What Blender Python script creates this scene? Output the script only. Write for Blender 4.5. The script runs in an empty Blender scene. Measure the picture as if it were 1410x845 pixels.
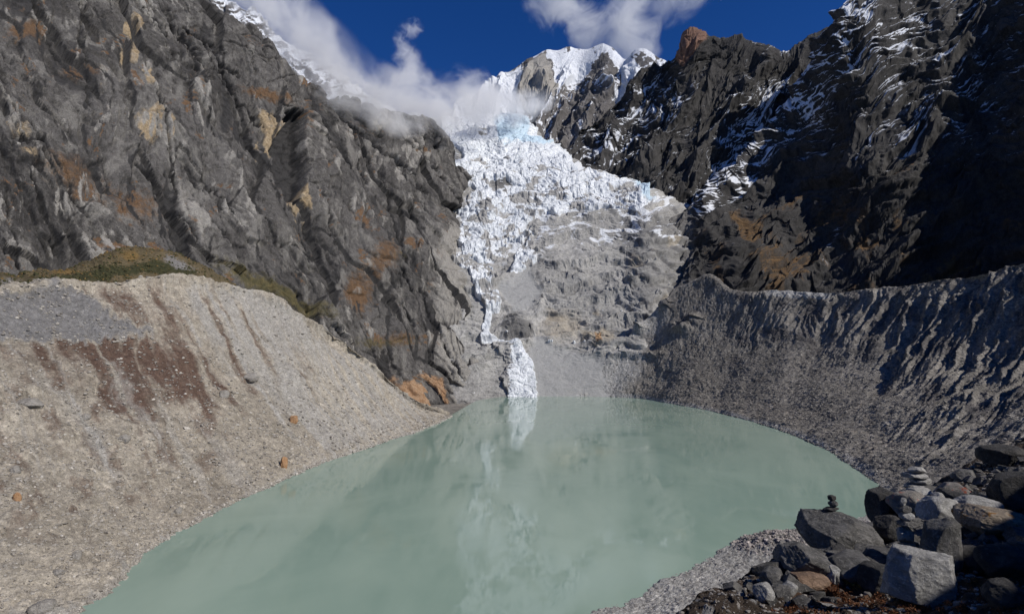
import bpy, bmesh, math, random
import numpy as np
from mathutils import Vector, Matrix, Euler
rng = np.random.RandomState(7)
random.seed(7)
SC = bpy.context.scene
COL = SC.collection
R = math.radians

# ------------------------------------------------------------------ camera
F = 783.0; CX, CY = 705.0, 422.5
HZ = 80.0                                   # eye height above the lake, metres
PITCH = math.atan(57.5 / F)
cam_d = bpy.data.cameras.new('camera'); cam = bpy.data.objects.new('camera', cam_d); COL.objects.link(cam)
cam.location = (0, 0, HZ); cam.rotation_euler = (math.pi / 2 + PITCH, 0, 0)
cam_d.sensor_width = 36; cam_d.lens = F / 1410 * 36; cam_d.clip_start = .1; cam_d.clip_end = 30000
SC.camera = cam
fw = np.array([0, math.cos(PITCH), math.sin(PITCH)]); up = np.array([0, -math.sin(PITCH), math.cos(PITCH)]); rt = np.array([1., 0, 0])
EYE = np.array([0, 0, HZ])

def ray(px, py): return fw + rt * (px - CX) / F + up * (CY - py) / F
def P(px, py, Y):
    d = ray(px, py); return EYE + d * (Y / d[1])
def Wt(px, py, z=0.0):
    d = ray(px, py); return EYE + d * ((z - HZ) / d[2])
def proj(p):
    q = p - EYE; dep = q @ fw
    dep = np.where(dep < .1, .1, dep)
    return (CX + F * (q @ rt) / dep).astype(np.float32), (CY - F * (q @ up) / dep).astype(np.float32)

# ------------------------------------------------------------------ noise
def _perm(seed):
    p = np.random.RandomState(seed).permutation(256); return np.concatenate([p, p]).astype(np.int32)
_ang = np.linspace(0, 2 * np.pi, 256, endpoint=False); GC = np.cos(_ang).astype(np.float32); GS = np.sin(_ang).astype(np.float32)
def perlin(x, y, seed=0):
    p = _perm(seed)
    xf = np.floor(x); yf = np.floor(y); xi = xf.astype(np.int64) & 255; yi = yf.astype(np.int64) & 255
    fx = x - xf; fy = y - yf
    u = fx * fx * fx * (fx * (fx * 6 - 15) + 10); v = fy * fy * fy * (fy * (fy * 6 - 15) + 10)
    def g(ix, iy, dx, dy):
        h = p[(p[ix & 255] + iy) & 255]
        return GC[h] * dx + GS[h] * dy
    a = g(xi, yi, fx, fy); b = g(xi + 1, yi, fx - 1, fy); c = g(xi, yi + 1, fx, fy - 1); d = g(xi + 1, yi + 1, fx - 1, fy - 1)
    return (a + u * (b - a) + v * ((c + u * (d - c)) - (a + u * (b - a)))) * 1.5
def fbm(x, y, o=5, seed=0, gain=.5):
    s = 0; a = 1; n = 0
    for i in range(o):
        s = s + a * perlin(x * 2.03 ** i + 17.3 * i, y * 2.03 ** i - 9.1 * i, seed + i); n += a; a *= gain
    return s / n * 1.6
def ridged(x, y, o=5, seed=0, gain=.55):
    s = 0; a = 1; n = 0; w = 1
    for i in range(o):
        r = 1 - np.abs(perlin(x * 2.07 ** i + 31.7 * i, y * 2.07 ** i + 5.3 * i, seed + i)) * 1.7
        r = np.clip(r, 0, 1) ** 2
        s = s + a * r * w; w = np.clip(r * 1.6, 0, 1); n += a; a *= gain
    return s / n
def facets(x, y, seed=0, tilt=1.0):
    """random tilted planes, one for each cell: broken rock. returns height (-1..1) and crack distance"""
    rs = np.random.RandomState(seed); T = rs.rand(256, 5)
    p = _perm(seed + 99)
    xi = np.floor(x).astype(np.int64); yi = np.floor(y).astype(np.int64)
    d1 = np.full(x.shape, 9.); d2 = np.full(x.shape, 9.); h = np.zeros(x.shape)
    for i in (-1, 0, 1):
        for j in (-1, 0, 1):
            k = p[(p[(xi + i) & 255] + yi + j) & 255]
            cx = xi + i + T[k, 0]; cy = yi + j + T[k, 1]
            dx = x - cx; dy = y - cy; d = np.sqrt(dx * dx + dy * dy)
            hh = (T[k, 2] - .5) * 1.2 + tilt * ((T[k, 3] - .5) * dx + (T[k, 4] - .5) * dy) * 1.6
            near = d < d1
            d2 = np.where(near, d1, np.minimum(d2, d)); h = np.where(near, hh, h); d1 = np.where(near, d, d1)
    return h, d2 - d1
def sheets(x, y, seed=0, k=4., s=.12, o=5):
    v = fbm(x, y, o, seed) * k; f = np.floor(v); return (f + sst(.5 - s, .5 + s, v - f)) / k
def sst(a, b, x):
    t = np.clip((x - a) / (b - a), 0, 1); return t * t * (3 - 2 * t)
def rot(x, y, deg):
    c, s = math.cos(R(deg)), math.sin(R(deg)); return x * c + y * s, -x * s + y * c
def blob(px, py, cx, cy, rx, ry, deg=0):
    a, b = rot(px - cx, py - cy, deg); return np.exp(-((a / rx) ** 2 + (b / ry) ** 2))
def box(px, py, cx, cy, rx, ry, deg=0, soft=.25):
    a, b = rot(px - cx, py - cy, deg); d = np.maximum(np.abs(a) / rx, np.abs(b) / ry); return 1 - sst(1 - soft, 1 + soft, d)
def local(fn):
    def g(px, py, pts, w=6):
        xs = [p[0] for p in pts]; ys = [p[1] for p in pts]; m = 3.2 * w
        k = (px > min(xs) - m) & (px < max(xs) + m) & (py > min(ys) - m) & (py < max(ys) + m)
        out = np.zeros(px.shape, np.float32)
        if k.any(): out[k] = fn(px[k], py[k], pts, w)
        return out
    return g
@local
def stroke(px, py, pts, w):
    d = np.full(px.shape, 1e9)
    for (x0, y0), (x1, y1) in zip(pts[:-1], pts[1:]):
        dx, dy = x1 - x0, y1 - y0; t = np.clip(((px - x0) * dx + (py - y0) * dy) / (dx * dx + dy * dy), 0, 1)
        d = np.minimum(d, np.hypot(px - x0 - t * dx, py - y0 - t * dy))
    return np.exp(-(d / w) ** 2)
def inpoly(px, py, poly):
    ins = np.zeros(px.shape, bool); n = len(poly)
    for i in range(n):
        (x0, y0), (x1, y1) = poly[i], poly[(i + 1) % n]
        if y0 == y1: continue
        c = ((y0 > py) != (y1 > py)) & (px < (x1 - x0) * (py - y0) / (y1 - y0) + x0)
        ins ^= c
    return ins
@local
def polymask(px, py, poly, w=6):
    """soft-edged polygon (1 inside)"""
    d = np.full(px.shape, 1e9); pts = poly + [poly[0]]
    for (x0, y0), (x1, y1) in zip(pts[:-1], pts[1:]):
        dx, dy = x1 - x0, y1 - y0; t = np.clip(((px - x0) * dx + (py - y0) * dy) / (dx * dx + dy * dy + 1e-9), 0, 1)
        d = np.minimum(d, np.hypot(px - x0 - t * dx, py - y0 - t * dy))
    s = np.where(inpoly(px, py, poly), d, -d); return sst(-w, w, s)

# ------------------------------------------------------------------ surfaces
def cr_matrix(n, m):
    """m samples through n control points, Catmull-Rom"""
    M = np.zeros((m, n))
    for i, t in enumerate(np.linspace(0, n - 1, m)):
        k = min(int(t), n - 2); f = t - k
        w = [-.5 * f ** 3 + f ** 2 - .5 * f, 1.5 * f ** 3 - 2.5 * f ** 2 + 1, -1.5 * f ** 3 + 2 * f ** 2 + .5 * f, .5 * f ** 3 - .5 * f ** 2]
        for j, wj in zip((k - 1, k, k + 1, k + 2), w): M[i, min(max(j, 0), n - 1)] += wj
    return M
def loft(ctrl, nu, nv):
    C = np.array(ctrl, float); A = cr_matrix(C.shape[0], nv); B = cr_matrix(C.shape[1], nu)
    return np.einsum('ij,jkc,lk->ilc', A, C, B)
def lerp_rows(r0, r1, t): return [a * (1 - t) + b * t for a, b in zip(r0, r1)]
def gnormal(G):
    du = np.gradient(G, axis=1); dv = np.gradient(G, axis=0); n = np.cross(du, dv); n /= np.linalg.norm(n, axis=2, keepdims=True) + 1e-9
    s = np.sum(n * (EYE - G), axis=2).mean()
    return n if s > 0 else -n
def tag(o, label=None, cat=None, group=None, kind=None):
    if label: o['label'] = label
    if cat: o['category'] = cat
    if group: o['group'] = group
    if kind: o['kind'] = kind
    return o
def mesh_np(name, V, faces, mat, attrs=None, smooth=True, parent=None):
    V = np.asarray(V, np.float32).reshape(-1, 3); faces = np.asarray(faces, np.int32); k = faces.shape[1]
    me = bpy.data.meshes.new(name)
    me.vertices.add(len(V)); me.vertices.foreach_set('co', V.ravel())
    me.loops.add(faces.size); me.loops.foreach_set('vertex_index', faces.ravel())
    me.polygons.add(len(faces)); me.polygons.foreach_set('loop_start', np.arange(0, faces.size, k, dtype=np.int32))
    me.update(calc_edges=True)
    me.polygons.foreach_set('use_smooth', np.full(len(faces), smooth))
    if attrs:
        for an, av in attrs.items():
            at = me.attributes.new(an, 'FLOAT_COLOR', 'POINT'); at.data.foreach_set('color', np.asarray(av, np.float32).ravel())
    me.materials.append(mat)
    o = bpy.data.objects.new(name, me); COL.objects.link(o)
    if parent: o.parent = parent
    return o
def gridmesh(name, G, mat, masks=None, smooth=True):
    nv, nu = G.shape[:2]; i = np.arange(nv * nu).reshape(nv, nu)
    a, b, c, d = i[:-1, :-1], i[:-1, 1:], i[1:, 1:], i[1:, :-1]
    e1 = G[0, 1] - G[0, 0]
    Q = np.stack([a, b, c, d], -1).reshape(-1, 4)
    du = G[nv // 2, nu // 2 + 1] - G[nv // 2, nu // 2]; dv = G[nv // 2 + 1, nu // 2] - G[nv // 2, nu // 2]
    if np.dot(np.cross(du, dv), EYE - G[nv // 2, nu // 2]) < 0: Q = Q[:, ::-1]
    at = None
    if masks is not None:
        ms = [np.clip(np.broadcast_to(m, (nv, nu)), 0, 1) for m in masks]
        while len(ms) < 4: ms.append(np.zeros((nv, nu)))
        at = {'masks': np.stack(ms[:4], -1)}
        if len(masks) > 4:
            m2 = [np.clip(np.broadcast_to(m, (nv, nu)), 0, 1) for m in masks[4:]]
            while len(m2) < 4: m2.append(np.zeros((nv, nu)))
            at['masks2'] = np.stack(m2, -1)
    return mesh_np(name, G, Q, mat, at, smooth)
def slopeup(G):
    n = gnormal(G); return n[..., 2]

# ------------------------------------------------------------------ materials
class NT:
    def __init__(s, name, disp=False):
        s.m = bpy.data.materials.new(name); s.m.use_nodes = True; s.t = s.m.node_tree; s.t.nodes.clear()
        s.out = s.t.nodes.new('ShaderNodeOutputMaterial')
    def n(s, typ, **kw):
        nd = s.t.nodes.new(typ)
        for k, v in kw.items():
            if hasattr(nd, k): setattr(nd, k, v)
        return nd
    def l(s, a, b): s.t.links.new(a, b)
    def put(s, sock, v):
        if hasattr(v, 'links'): s.l(v, sock)
        else: sock.default_value = v
    def math(s, op, a, b=0.0, c=None, clamp=False):
        nd = s.n('ShaderNodeMath', operation=op, use_clamp=clamp); s.put(nd.inputs[0], a); s.put(nd.inputs[1], b)
        if c is not None: s.put(nd.inputs[2], c)
        return nd.outputs[0]
    def noise(s, vec, scale, detail=6, rough=.55, dist=0, dim='3D'):
        nd = s.n('ShaderNodeTexNoise'); nd.inputs['Scale'].default_value = scale; nd.inputs['Detail'].default_value = detail
        nd.inputs['Roughness'].default_value = rough; nd.inputs['Distortion'].default_value = dist; s.l(vec, nd.inputs['Vector']); return nd.outputs['Fac']
    def voro(s, vec, scale, feature='F1', out='Distance'):
        nd = s.n('ShaderNodeTexVoronoi', feature=feature); nd.inputs['Scale'].default_value = scale; s.l(vec, nd.inputs['Vector']); return nd.outputs[out]
    def ramp(s, x, a, b, lo=0.0, hi=1.0):
        nd = s.n('ShaderNodeMapRange', interpolation_type='SMOOTHSTEP', clamp=True)
        s.put(nd.inputs[0], x); nd.inputs[1].default_value = a; nd.inputs[2].default_value = b; nd.inputs[3].default_value = lo; nd.inputs[4].default_value = hi
        return nd.outputs[0]
    def mix(s, f, a, b, mode='MIX'):
        nd = s.n('ShaderNodeMix', data_type='RGBA', blend_type=mode); s.put(nd.inputs[0], f)
        for i, v in ((6, a), (7, b)):
            if hasattr(v, 'links'): s.l(v, nd.inputs[i])
            else: nd.inputs[i].default_value = (*v[:3], 1)
        return nd.outputs[2]
    def mapping(s, vec, scale=(1, 1, 1), rotd=(0, 0, 0)):
        nd = s.n('ShaderNodeMapping'); s.l(vec, nd.inputs['Vector']); nd.inputs['Scale'].default_value = scale; nd.inputs['Rotation'].default_value = [R(a) for a in rotd]; return nd.outputs[0]
    def pos(s): return s.n('ShaderNodeNewGeometry').outputs['Position']
    def obj(s): return s.n('ShaderNodeTexCoord').outputs['Object']
    def attr(s, name='masks'):
        nd = s.n('ShaderNodeAttribute', attribute_name=name); sp = s.n('ShaderNodeSeparateColor'); s.l(nd.outputs['Color'], sp.inputs[0])
        return sp.outputs[0], sp.outputs[1], sp.outputs[2], nd.outputs['Alpha']
    def finish(s, col, rough=.9, bump=None, bstr=.5, bdist=1.0, spec=.3):
        b = s.n('ShaderNodeBsdfPrincipled'); s.put(b.inputs['Base Color'], col if hasattr(col, 'links') else (*col, 1)); s.put(b.inputs['Roughness'], rough)
        b.inputs['Specular IOR Level'].default_value = spec
        if bump is not None:
            bp = s.n('ShaderNodeBump'); bp.inputs['Strength'].default_value = bstr; bp.inputs['Distance'].default_value = bdist
            s.l(bump, bp.inputs['Height']); s.l(bp.outputs[0], b.inputs['Normal'])
        s.l(b.outputs[0], s.out.inputs['Surface']); return s.m

def edge(t, mask, vec, scale, k=.5, lo=.42, hi=.58, detail=7):
    """break a soft mask's edge up with noise"""
    nz = t.noise(vec, scale, detail, .65)
    n2 = t.noise(vec, scale * 7, 4, .7); nz = t.math('ADD', t.math('MULTIPLY', nz, .7), t.math('MULTIPLY', n2, .3))
    x = t.math('ADD', mask, t.math('MULTIPLY', t.math('SUBTRACT', nz, .5), k)); return t.ramp(x, lo, hi)

def rock_mat(name, dark, light, sc, m_cols, grain=1.0, bstr=.6, streak=None, snow=False, var=.35, spec=.25, crack=.0, tone=.35, soft=.2, pebble=None):
    """m_cols: colours for mask channels R,G,B,A (None = unused); sc metres of the main mottling"""
    t = NT(name); p = t.pos()
    n1 = t.noise(p, 1 / sc, 8, .62); n2 = t.noise(p, 6 / sc, 8, .68); n3 = t.noise(t.mapping(p, (1, 1, .25)), 2.2 / sc, 6, .6)
    col = t.mix(t.ramp(n1, .3, .7), dark, light)
    col = t.mix(t.ramp(n2, .35, .68, 0, .75), col, tuple(c * 1.35 for c in light))
    col = t.mix(t.ramp(n3, .42, .3, 0, .6), col, tuple(c * .55 for c in dark))
    fine = t.noise(p, 40 / sc, 6, .75)
    big_ = t.noise(p, .22 / sc, 4, .6, .4); mid_ = t.noise(t.mapping(p, (1, 1, .3), (0, 12, 0)), 1.1 / sc, 6, .7)
    col = t.mix(t.ramp(big_, .38, .62, .0, tone), col, tuple(c * .55 for c in dark)); col = t.mix(t.ramp(mid_, .54, .70, 0, tone), col, tuple(c * 1.25 for c in light))
    ck = t.noise(t.mapping(p, (1, 1, .45), (20, 25, 0)), 5 / sc, 5, .55, .3); ckm = t.ramp(t.math('ABSOLUTE', t.math('SUBTRACT', ck, .5)), .0, .022, crack, 0)
    col = t.mix(ckm, col, tuple(c * .3 for c in dark))
    if streak:
        ns = t.noise(t.mapping(p, streak[1], streak[2]), 1 / sc, 6, .6)
        col = t.mix(t.ramp(ns, .5, .66, 0, .7), col, streak[0])
    a = t.attr('masks'); 
    for i, mc in enumerate(m_cols[:4]):
        if mc is None: continue
        c = t.mix(t.ramp(n2, .3, .7), mc[0], mc[1])
        col = t.mix(edge(t, a[i], p, mc[2] if len(mc) > 2 else 5 / sc, mc[3] if len(mc) > 3 else .6, .5 - soft, .5 + soft), col, c)
    if len(m_cols) > 4:
        a2 = t.attr('masks2')
        for i, mc in enumerate(m_cols[4:]):
            c = t.mix(t.ramp(n2, .3, .7), mc[0], mc[1])
            col = t.mix(edge(t, a2[i], p, mc[2] if len(mc) > 2 else 5 / sc, mc[3] if len(mc) > 3 else .6, .5 - soft, .5 + soft), col, c)
    f = t.n('ShaderNodeMix', data_type='RGBA', blend_type='MULTIPLY'); f.inputs[0].default_value = 1; t.l(col, f.inputs[6])
    g = t.ramp(fine, .25, .75, 1 - var, 1 + var); cc = t.n('ShaderNodeCombineColor'); [t.l(g, cc.inputs[i]) for i in range(3)]; t.l(cc.outputs[0], f.inputs[7])
    h = t.math('ADD', t.math('MULTIPLY', n2, 1.0), t.math('MULTIPLY', fine, .45)); fin = f.outputs[2]
    if pebble:
        for ps, pa in pebble:
            v = t.n('ShaderNodeTexVoronoi'); v.inputs['Scale'].default_value = ps; t.l(p, v.inputs['Vector']); sc_ = t.n('ShaderNodeSeparateColor'); t.l(v.outputs['Color'], sc_.inputs[0])
            gate = t.ramp(sc_.outputs[1], .35, .75, .25, 1.0); k = t.math('ADD', t.math('MULTIPLY', t.math('SUBTRACT', t.math('POWER', sc_.outputs[0], 1.3), .42), t.math('MULTIPLY', gate, pa)), 1.0)
            cc2 = t.n('ShaderNodeCombineColor'); [t.l(k, cc2.inputs[i]) for i in range(3)]; fin = t.mix(1.0, fin, cc2.outputs[0], 'MULTIPLY')
            h = t.math('SUBTRACT', h, t.math('MULTIPLY', t.math('MULTIPLY', v.outputs['Distance'], gate), .5 * pa))
    return t.finish(fin, .92, h, bstr, sc * .12 * grain, spec)

SNOW = ((.56, .58, .62), (.70, .72, .75))
M_cliff = rock_mat('rock_cliff_grey', (.039, .036, .034), (.096, .09, .084), 45,
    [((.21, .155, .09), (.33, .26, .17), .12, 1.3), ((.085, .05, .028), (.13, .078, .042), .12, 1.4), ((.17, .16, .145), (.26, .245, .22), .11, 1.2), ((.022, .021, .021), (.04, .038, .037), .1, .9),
     ((.22, .125, .065), (.30, .205, .13), .1, 1.1), ((.05, .047, .024), (.10, .08, .035), .12, 1.2)],
    streak=((.17, .16, .145), (2.6, 1, .22), (0, 20, 20)), crack=.6, var=.6, tone=.6, bstr=.28)
M_moraL = rock_mat('moraine_till_pale', (.215, .185, .143), (.338, .302, .245), 26,
    [((.075, .047, .034), (.125, .082, .06), .12, 1.1), ((.135, .13, .125), (.20, .192, .185), .14, 1.2), ((.27, .255, .225), (.33, .31, .28), .15, .8), ((.075, .06, .046), (.12, .098, .078), .2, .8)], grain=.5, bstr=.8, var=.4, soft=.36, pebble=((.85, .52), (.3, .34)))
M_moraR = rock_mat('moraine_till_grey', (.122, .111, .098), (.215, .198, .174), 26,
    [((.075, .07, .065), (.12, .11, .105), .2, .8), ((.22, .19, .155), (.29, .255, .215), .2, .8), ((.30, .295, .28), (.36, .35, .335), .15, .6), None], grain=.5, bstr=.8, var=.45, soft=.35, pebble=((.8, 1.0), (.28, .6)))
M_head = rock_mat('rock_slab_polished', (.215, .21, .20), (.345, .335, .315), 30,
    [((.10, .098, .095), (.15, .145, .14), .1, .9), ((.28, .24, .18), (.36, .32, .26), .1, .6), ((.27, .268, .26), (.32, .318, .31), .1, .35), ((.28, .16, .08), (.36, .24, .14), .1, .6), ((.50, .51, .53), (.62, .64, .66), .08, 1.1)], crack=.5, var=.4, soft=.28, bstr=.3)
def dark_mat(name, d, l): return rock_mat(name, d, l, 60,
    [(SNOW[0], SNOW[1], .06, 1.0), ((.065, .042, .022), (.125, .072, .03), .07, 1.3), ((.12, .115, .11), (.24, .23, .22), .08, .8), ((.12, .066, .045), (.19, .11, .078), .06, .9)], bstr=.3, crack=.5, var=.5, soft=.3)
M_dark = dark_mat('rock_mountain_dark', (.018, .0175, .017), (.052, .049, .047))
M_peak = rock_mat('rock_peak', (.06, .056, .055), (.13, .122, .118), 90,
    [(SNOW[0], SNOW[1], .05, 1.0), ((.25, .235, .21), (.33, .31, .28), .05, .5), None, None], bstr=.35)
M_bench = rock_mat('grassy_bench', (.06, .05, .028), (.13, .10, .055), 20,
    [((.03, .034, .014), (.06, .055, .025), .12, 1.3), ((.13, .085, .035), (.20, .13, .045), .12, 1.3), ((.16, .15, .14), (.22, .21, .2), .3, .7), None], grain=.8, bstr=1)
def ice_mat():
    t = NT('glacier_ice'); p = t.pos(); a = t.attr('masks')
    n1 = t.noise(p, .02, 8, .65); n2 = t.noise(p, .12, 8, .7); n3 = t.noise(t.mapping(p, (1, 1, 2.5)), .05, 8, .7)
    col = t.mix(t.ramp(n1, .3, .7), (.58, .61, .64), (.76, .78, .80))
    col = t.mix(t.ramp(n2, .55, .36, 0, .65), col, (.27, .29, .31))
    dirt = edge(t, a[0], p, .06, .9); col = t.mix(dirt, col, t.mix(n2, (.20, .195, .185), (.40, .39, .375)))
    blue = edge(t, a[1], p, .05, .7); col = t.mix(blue, col, t.mix(n3, (.36, .50, .60), (.55, .64, .70)))
    h = t.math('ADD', n2, t.math('MULTIPLY', n3, 1.0))
    return t.finish(col, .6, h, .45, 5, .3)
M_ice = ice_mat()
def lake_mat():
    t = NT('glacial_lake_water'); p = t.pos()
    n = t.noise(p, .006, 4, .5); n_ = t.noise(t.mapping(p, (1, .6, 1), (0, 0, 30)), .016, 5, .6, 1.2); col = t.mix(t.ramp(t.math('ADD', t.math('MULTIPLY', n, .6), t.math('MULTIPLY', n_, .4)), .35, .65), (.20, .282, .228), (.262, .344, .278))
    b = t.n('ShaderNodeBsdfPrincipled'); t.l(col, b.inputs['Base Color']); t.l(t.ramp(n_, .4, .62, .03, .13), b.inputs['Roughness']); b.inputs['IOR'].default_value = 1.3; b.inputs['Specular IOR Level'].default_value = .5
    w = t.noise(t.mapping(p, (1, .5, 1)), .22, 4, .5); w2 = t.noise(p, .02, 3, .5)
    h = t.math('ADD', t.math('MULTIPLY', w, .02), t.math('MULTIPLY', w2, .12))
    bp = t.n('ShaderNodeBump'); bp.inputs['Strength'].default_value = .35; bp.inputs['Distance'].default_value = 1; t.l(h, bp.inputs['Height']); t.l(bp.outputs[0], b.inputs['Normal'])
    t.l(b.outputs[0], t.out.inputs['Surface']); return t.m
M_lake = lake_mat()
def simple_rock(name, dark, light, sc=.5, lichen=None, amt=.5, spec=.3, pale=(.45, .44, .41), pa=.62):
    """close-up stone: coarse crystalline grain, pale lichen spots, optional coloured lichen"""
    t = NT(name); p = t.obj()
    n1 = t.noise(p, 1 / sc, 8, .6); n2 = t.noise(p, 7 / sc, 8, .75); n3 = t.noise(t.mapping(p, (1, 1, 4), (25, 15, 0)), 1.6 / sc, 6, .6)
    col = t.mix(t.ramp(n1, .32, .68), dark, light); col = t.mix(t.ramp(n3, .5, .72, 0, .7), col, tuple(c * .6 for c in dark))
    col = t.mix(t.ramp(n2, .52, .66, 0, .65), col, tuple(min(c * 1.6, .6) for c in light))
    nl = t.noise(p, 3 / sc, 9, .8); col = t.mix(t.ramp(nl, pa, pa + .05, 0, .8), col, pale)
    if lichen: col = t.mix(t.ramp(t.noise(p, 1.7 / sc, 8, .7), amt, amt + .07), col, t.mix(n2, tuple(c * .5 for c in lichen), lichen))
    h = t.math('ADD', t.math('MULTIPLY', n1, .8), t.math('MULTIPLY', n2, .6))
    return t.finish(col, .88, h, .9, sc * .3, spec)
M_bA = simple_rock('stone_grey', (.06, .058, .055), (.16, .153, .145))
M_bB = simple_rock('stone_pale', (.20, .195, .185), (.36, .35, .335), pa=.56)
M_bC = simple_rock('stone_dark', (.025, .024, .023), (.07, .066, .062), pa=.66)
M_bR = simple_rock('stone_red_lichen', (.12, .11, .10), (.24, .22, .20), lichen=(.36, .10, .06), amt=.55)
M_bO = simple_rock('stone_orange_lichen', (.16, .13, .10), (.30, .25, .19), lichen=(.30, .15, .04), amt=.55)
M_bBr = simple_rock('stone_brown', (.14, .09, .06), (.28, .19, .13))
M_bOr = simple_rock('stone_rusty', (.26, .14, .065), (.36, .22, .12), sc=2)
M_bFar = simple_rock('boulder_pale_far', (.20, .18, .155), (.30, .28, .25), sc=4)
M_fore = rock_mat('foreground_soil', (.02, .015, .011), (.06, .043, .03), 1.2,
    [((.075, .035, .018), (.13, .065, .03), 2.5, .8), ((.16, .15, .14), (.26, .25, .24), 3, .9), None, None], grain=.6, bstr=1, var=.5)
M_beach = rock_mat('lakeshore_gravel', (.20, .19, .175), (.33, .32, .30), 6,
    [((.10, .095, .09), (.16, .15, .14), .6, .8), None, None, None], grain=.5, bstr=1, var=.6, soft=.35, pebble=((2.2, .9), (.9, .6)))
def scree_mat(name, d, l):
    t = NT(name); p = t.pos(); rnd = t.n('ShaderNodeNewGeometry').outputs['Random Per Island']
    col = t.mix(rnd, d, l); n = t.noise(p, 1.5, 5, .6); col = t.mix(t.ramp(n, .3, .7, 0, .5), col, tuple(c * 1.3 for c in l)); 
    col = t.mix(t.ramp(rnd, .93, .95), col, tuple(c * 1.4 for c in l))
    return t.finish(col, .9, n, .5, .3)
M_scrL = scree_mat('scree_pale', (.10, .085, .07), (.33, .305, .265))
M_scrR = scree_mat('scree_grey', (.065, .06, .055), (.25, .23, .205))
M_scrF = scree_mat('rubble_near', (.05, .045, .04), (.22, .20, .18))
M_rub = simple_rock('stone_rubble', (.035, .033, .031), (.13, .123, .115), sc=.4)
M_scrB = scree_mat('rubble_shore', (.13, .115, .105), (.34, .30, .27))

def save_uv(G): return proj(G)

# ------------------------------------------------------------------ SETTING
HOR = 480.0
# --- left cliff
base = [P(*a) for a in [(-600, 430, 340), (-300, 420, 390), (-60, 412, 440), (110, 400, 520), (270, 415, 640), (400, 452, 740), (500, 505, 820), (585, 565, 890), (640, 566, 925), (672, 562, 950), (695, 557, 980)]]
topr = [P(*a) for a in [(-1100, -500, 430), (-620, -420, 520), (-330, -330, 620), (-90, -230, 720), (130, -100, 850), (272, -8, 960), (368, 66, 1060), (440, 126, 1180), (520, 160, 1330), (598, 178, 1460), (652, 238, 1540)]]
rows = [lerp_rows(base, topr, -.12), base]
for t_, bulge in ((.2, 12), (.42, 10), (.64, -4), (.84, -2)):
    rr = lerp_rows(base, topr, t_); rows.append([q + np.array([bulge - {8: 14, 9: 42, 10: 62}.get(i, 0) * math.sin(math.pi * t_), -bulge * .5, 0]) for i, q in enumerate(rr)])
rows.append(topr)
rows.append([q + np.array([-60, 110, -5]) for q in topr]); rows.append([q + np.array([-120, 300, -200]) for q in topr])
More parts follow.
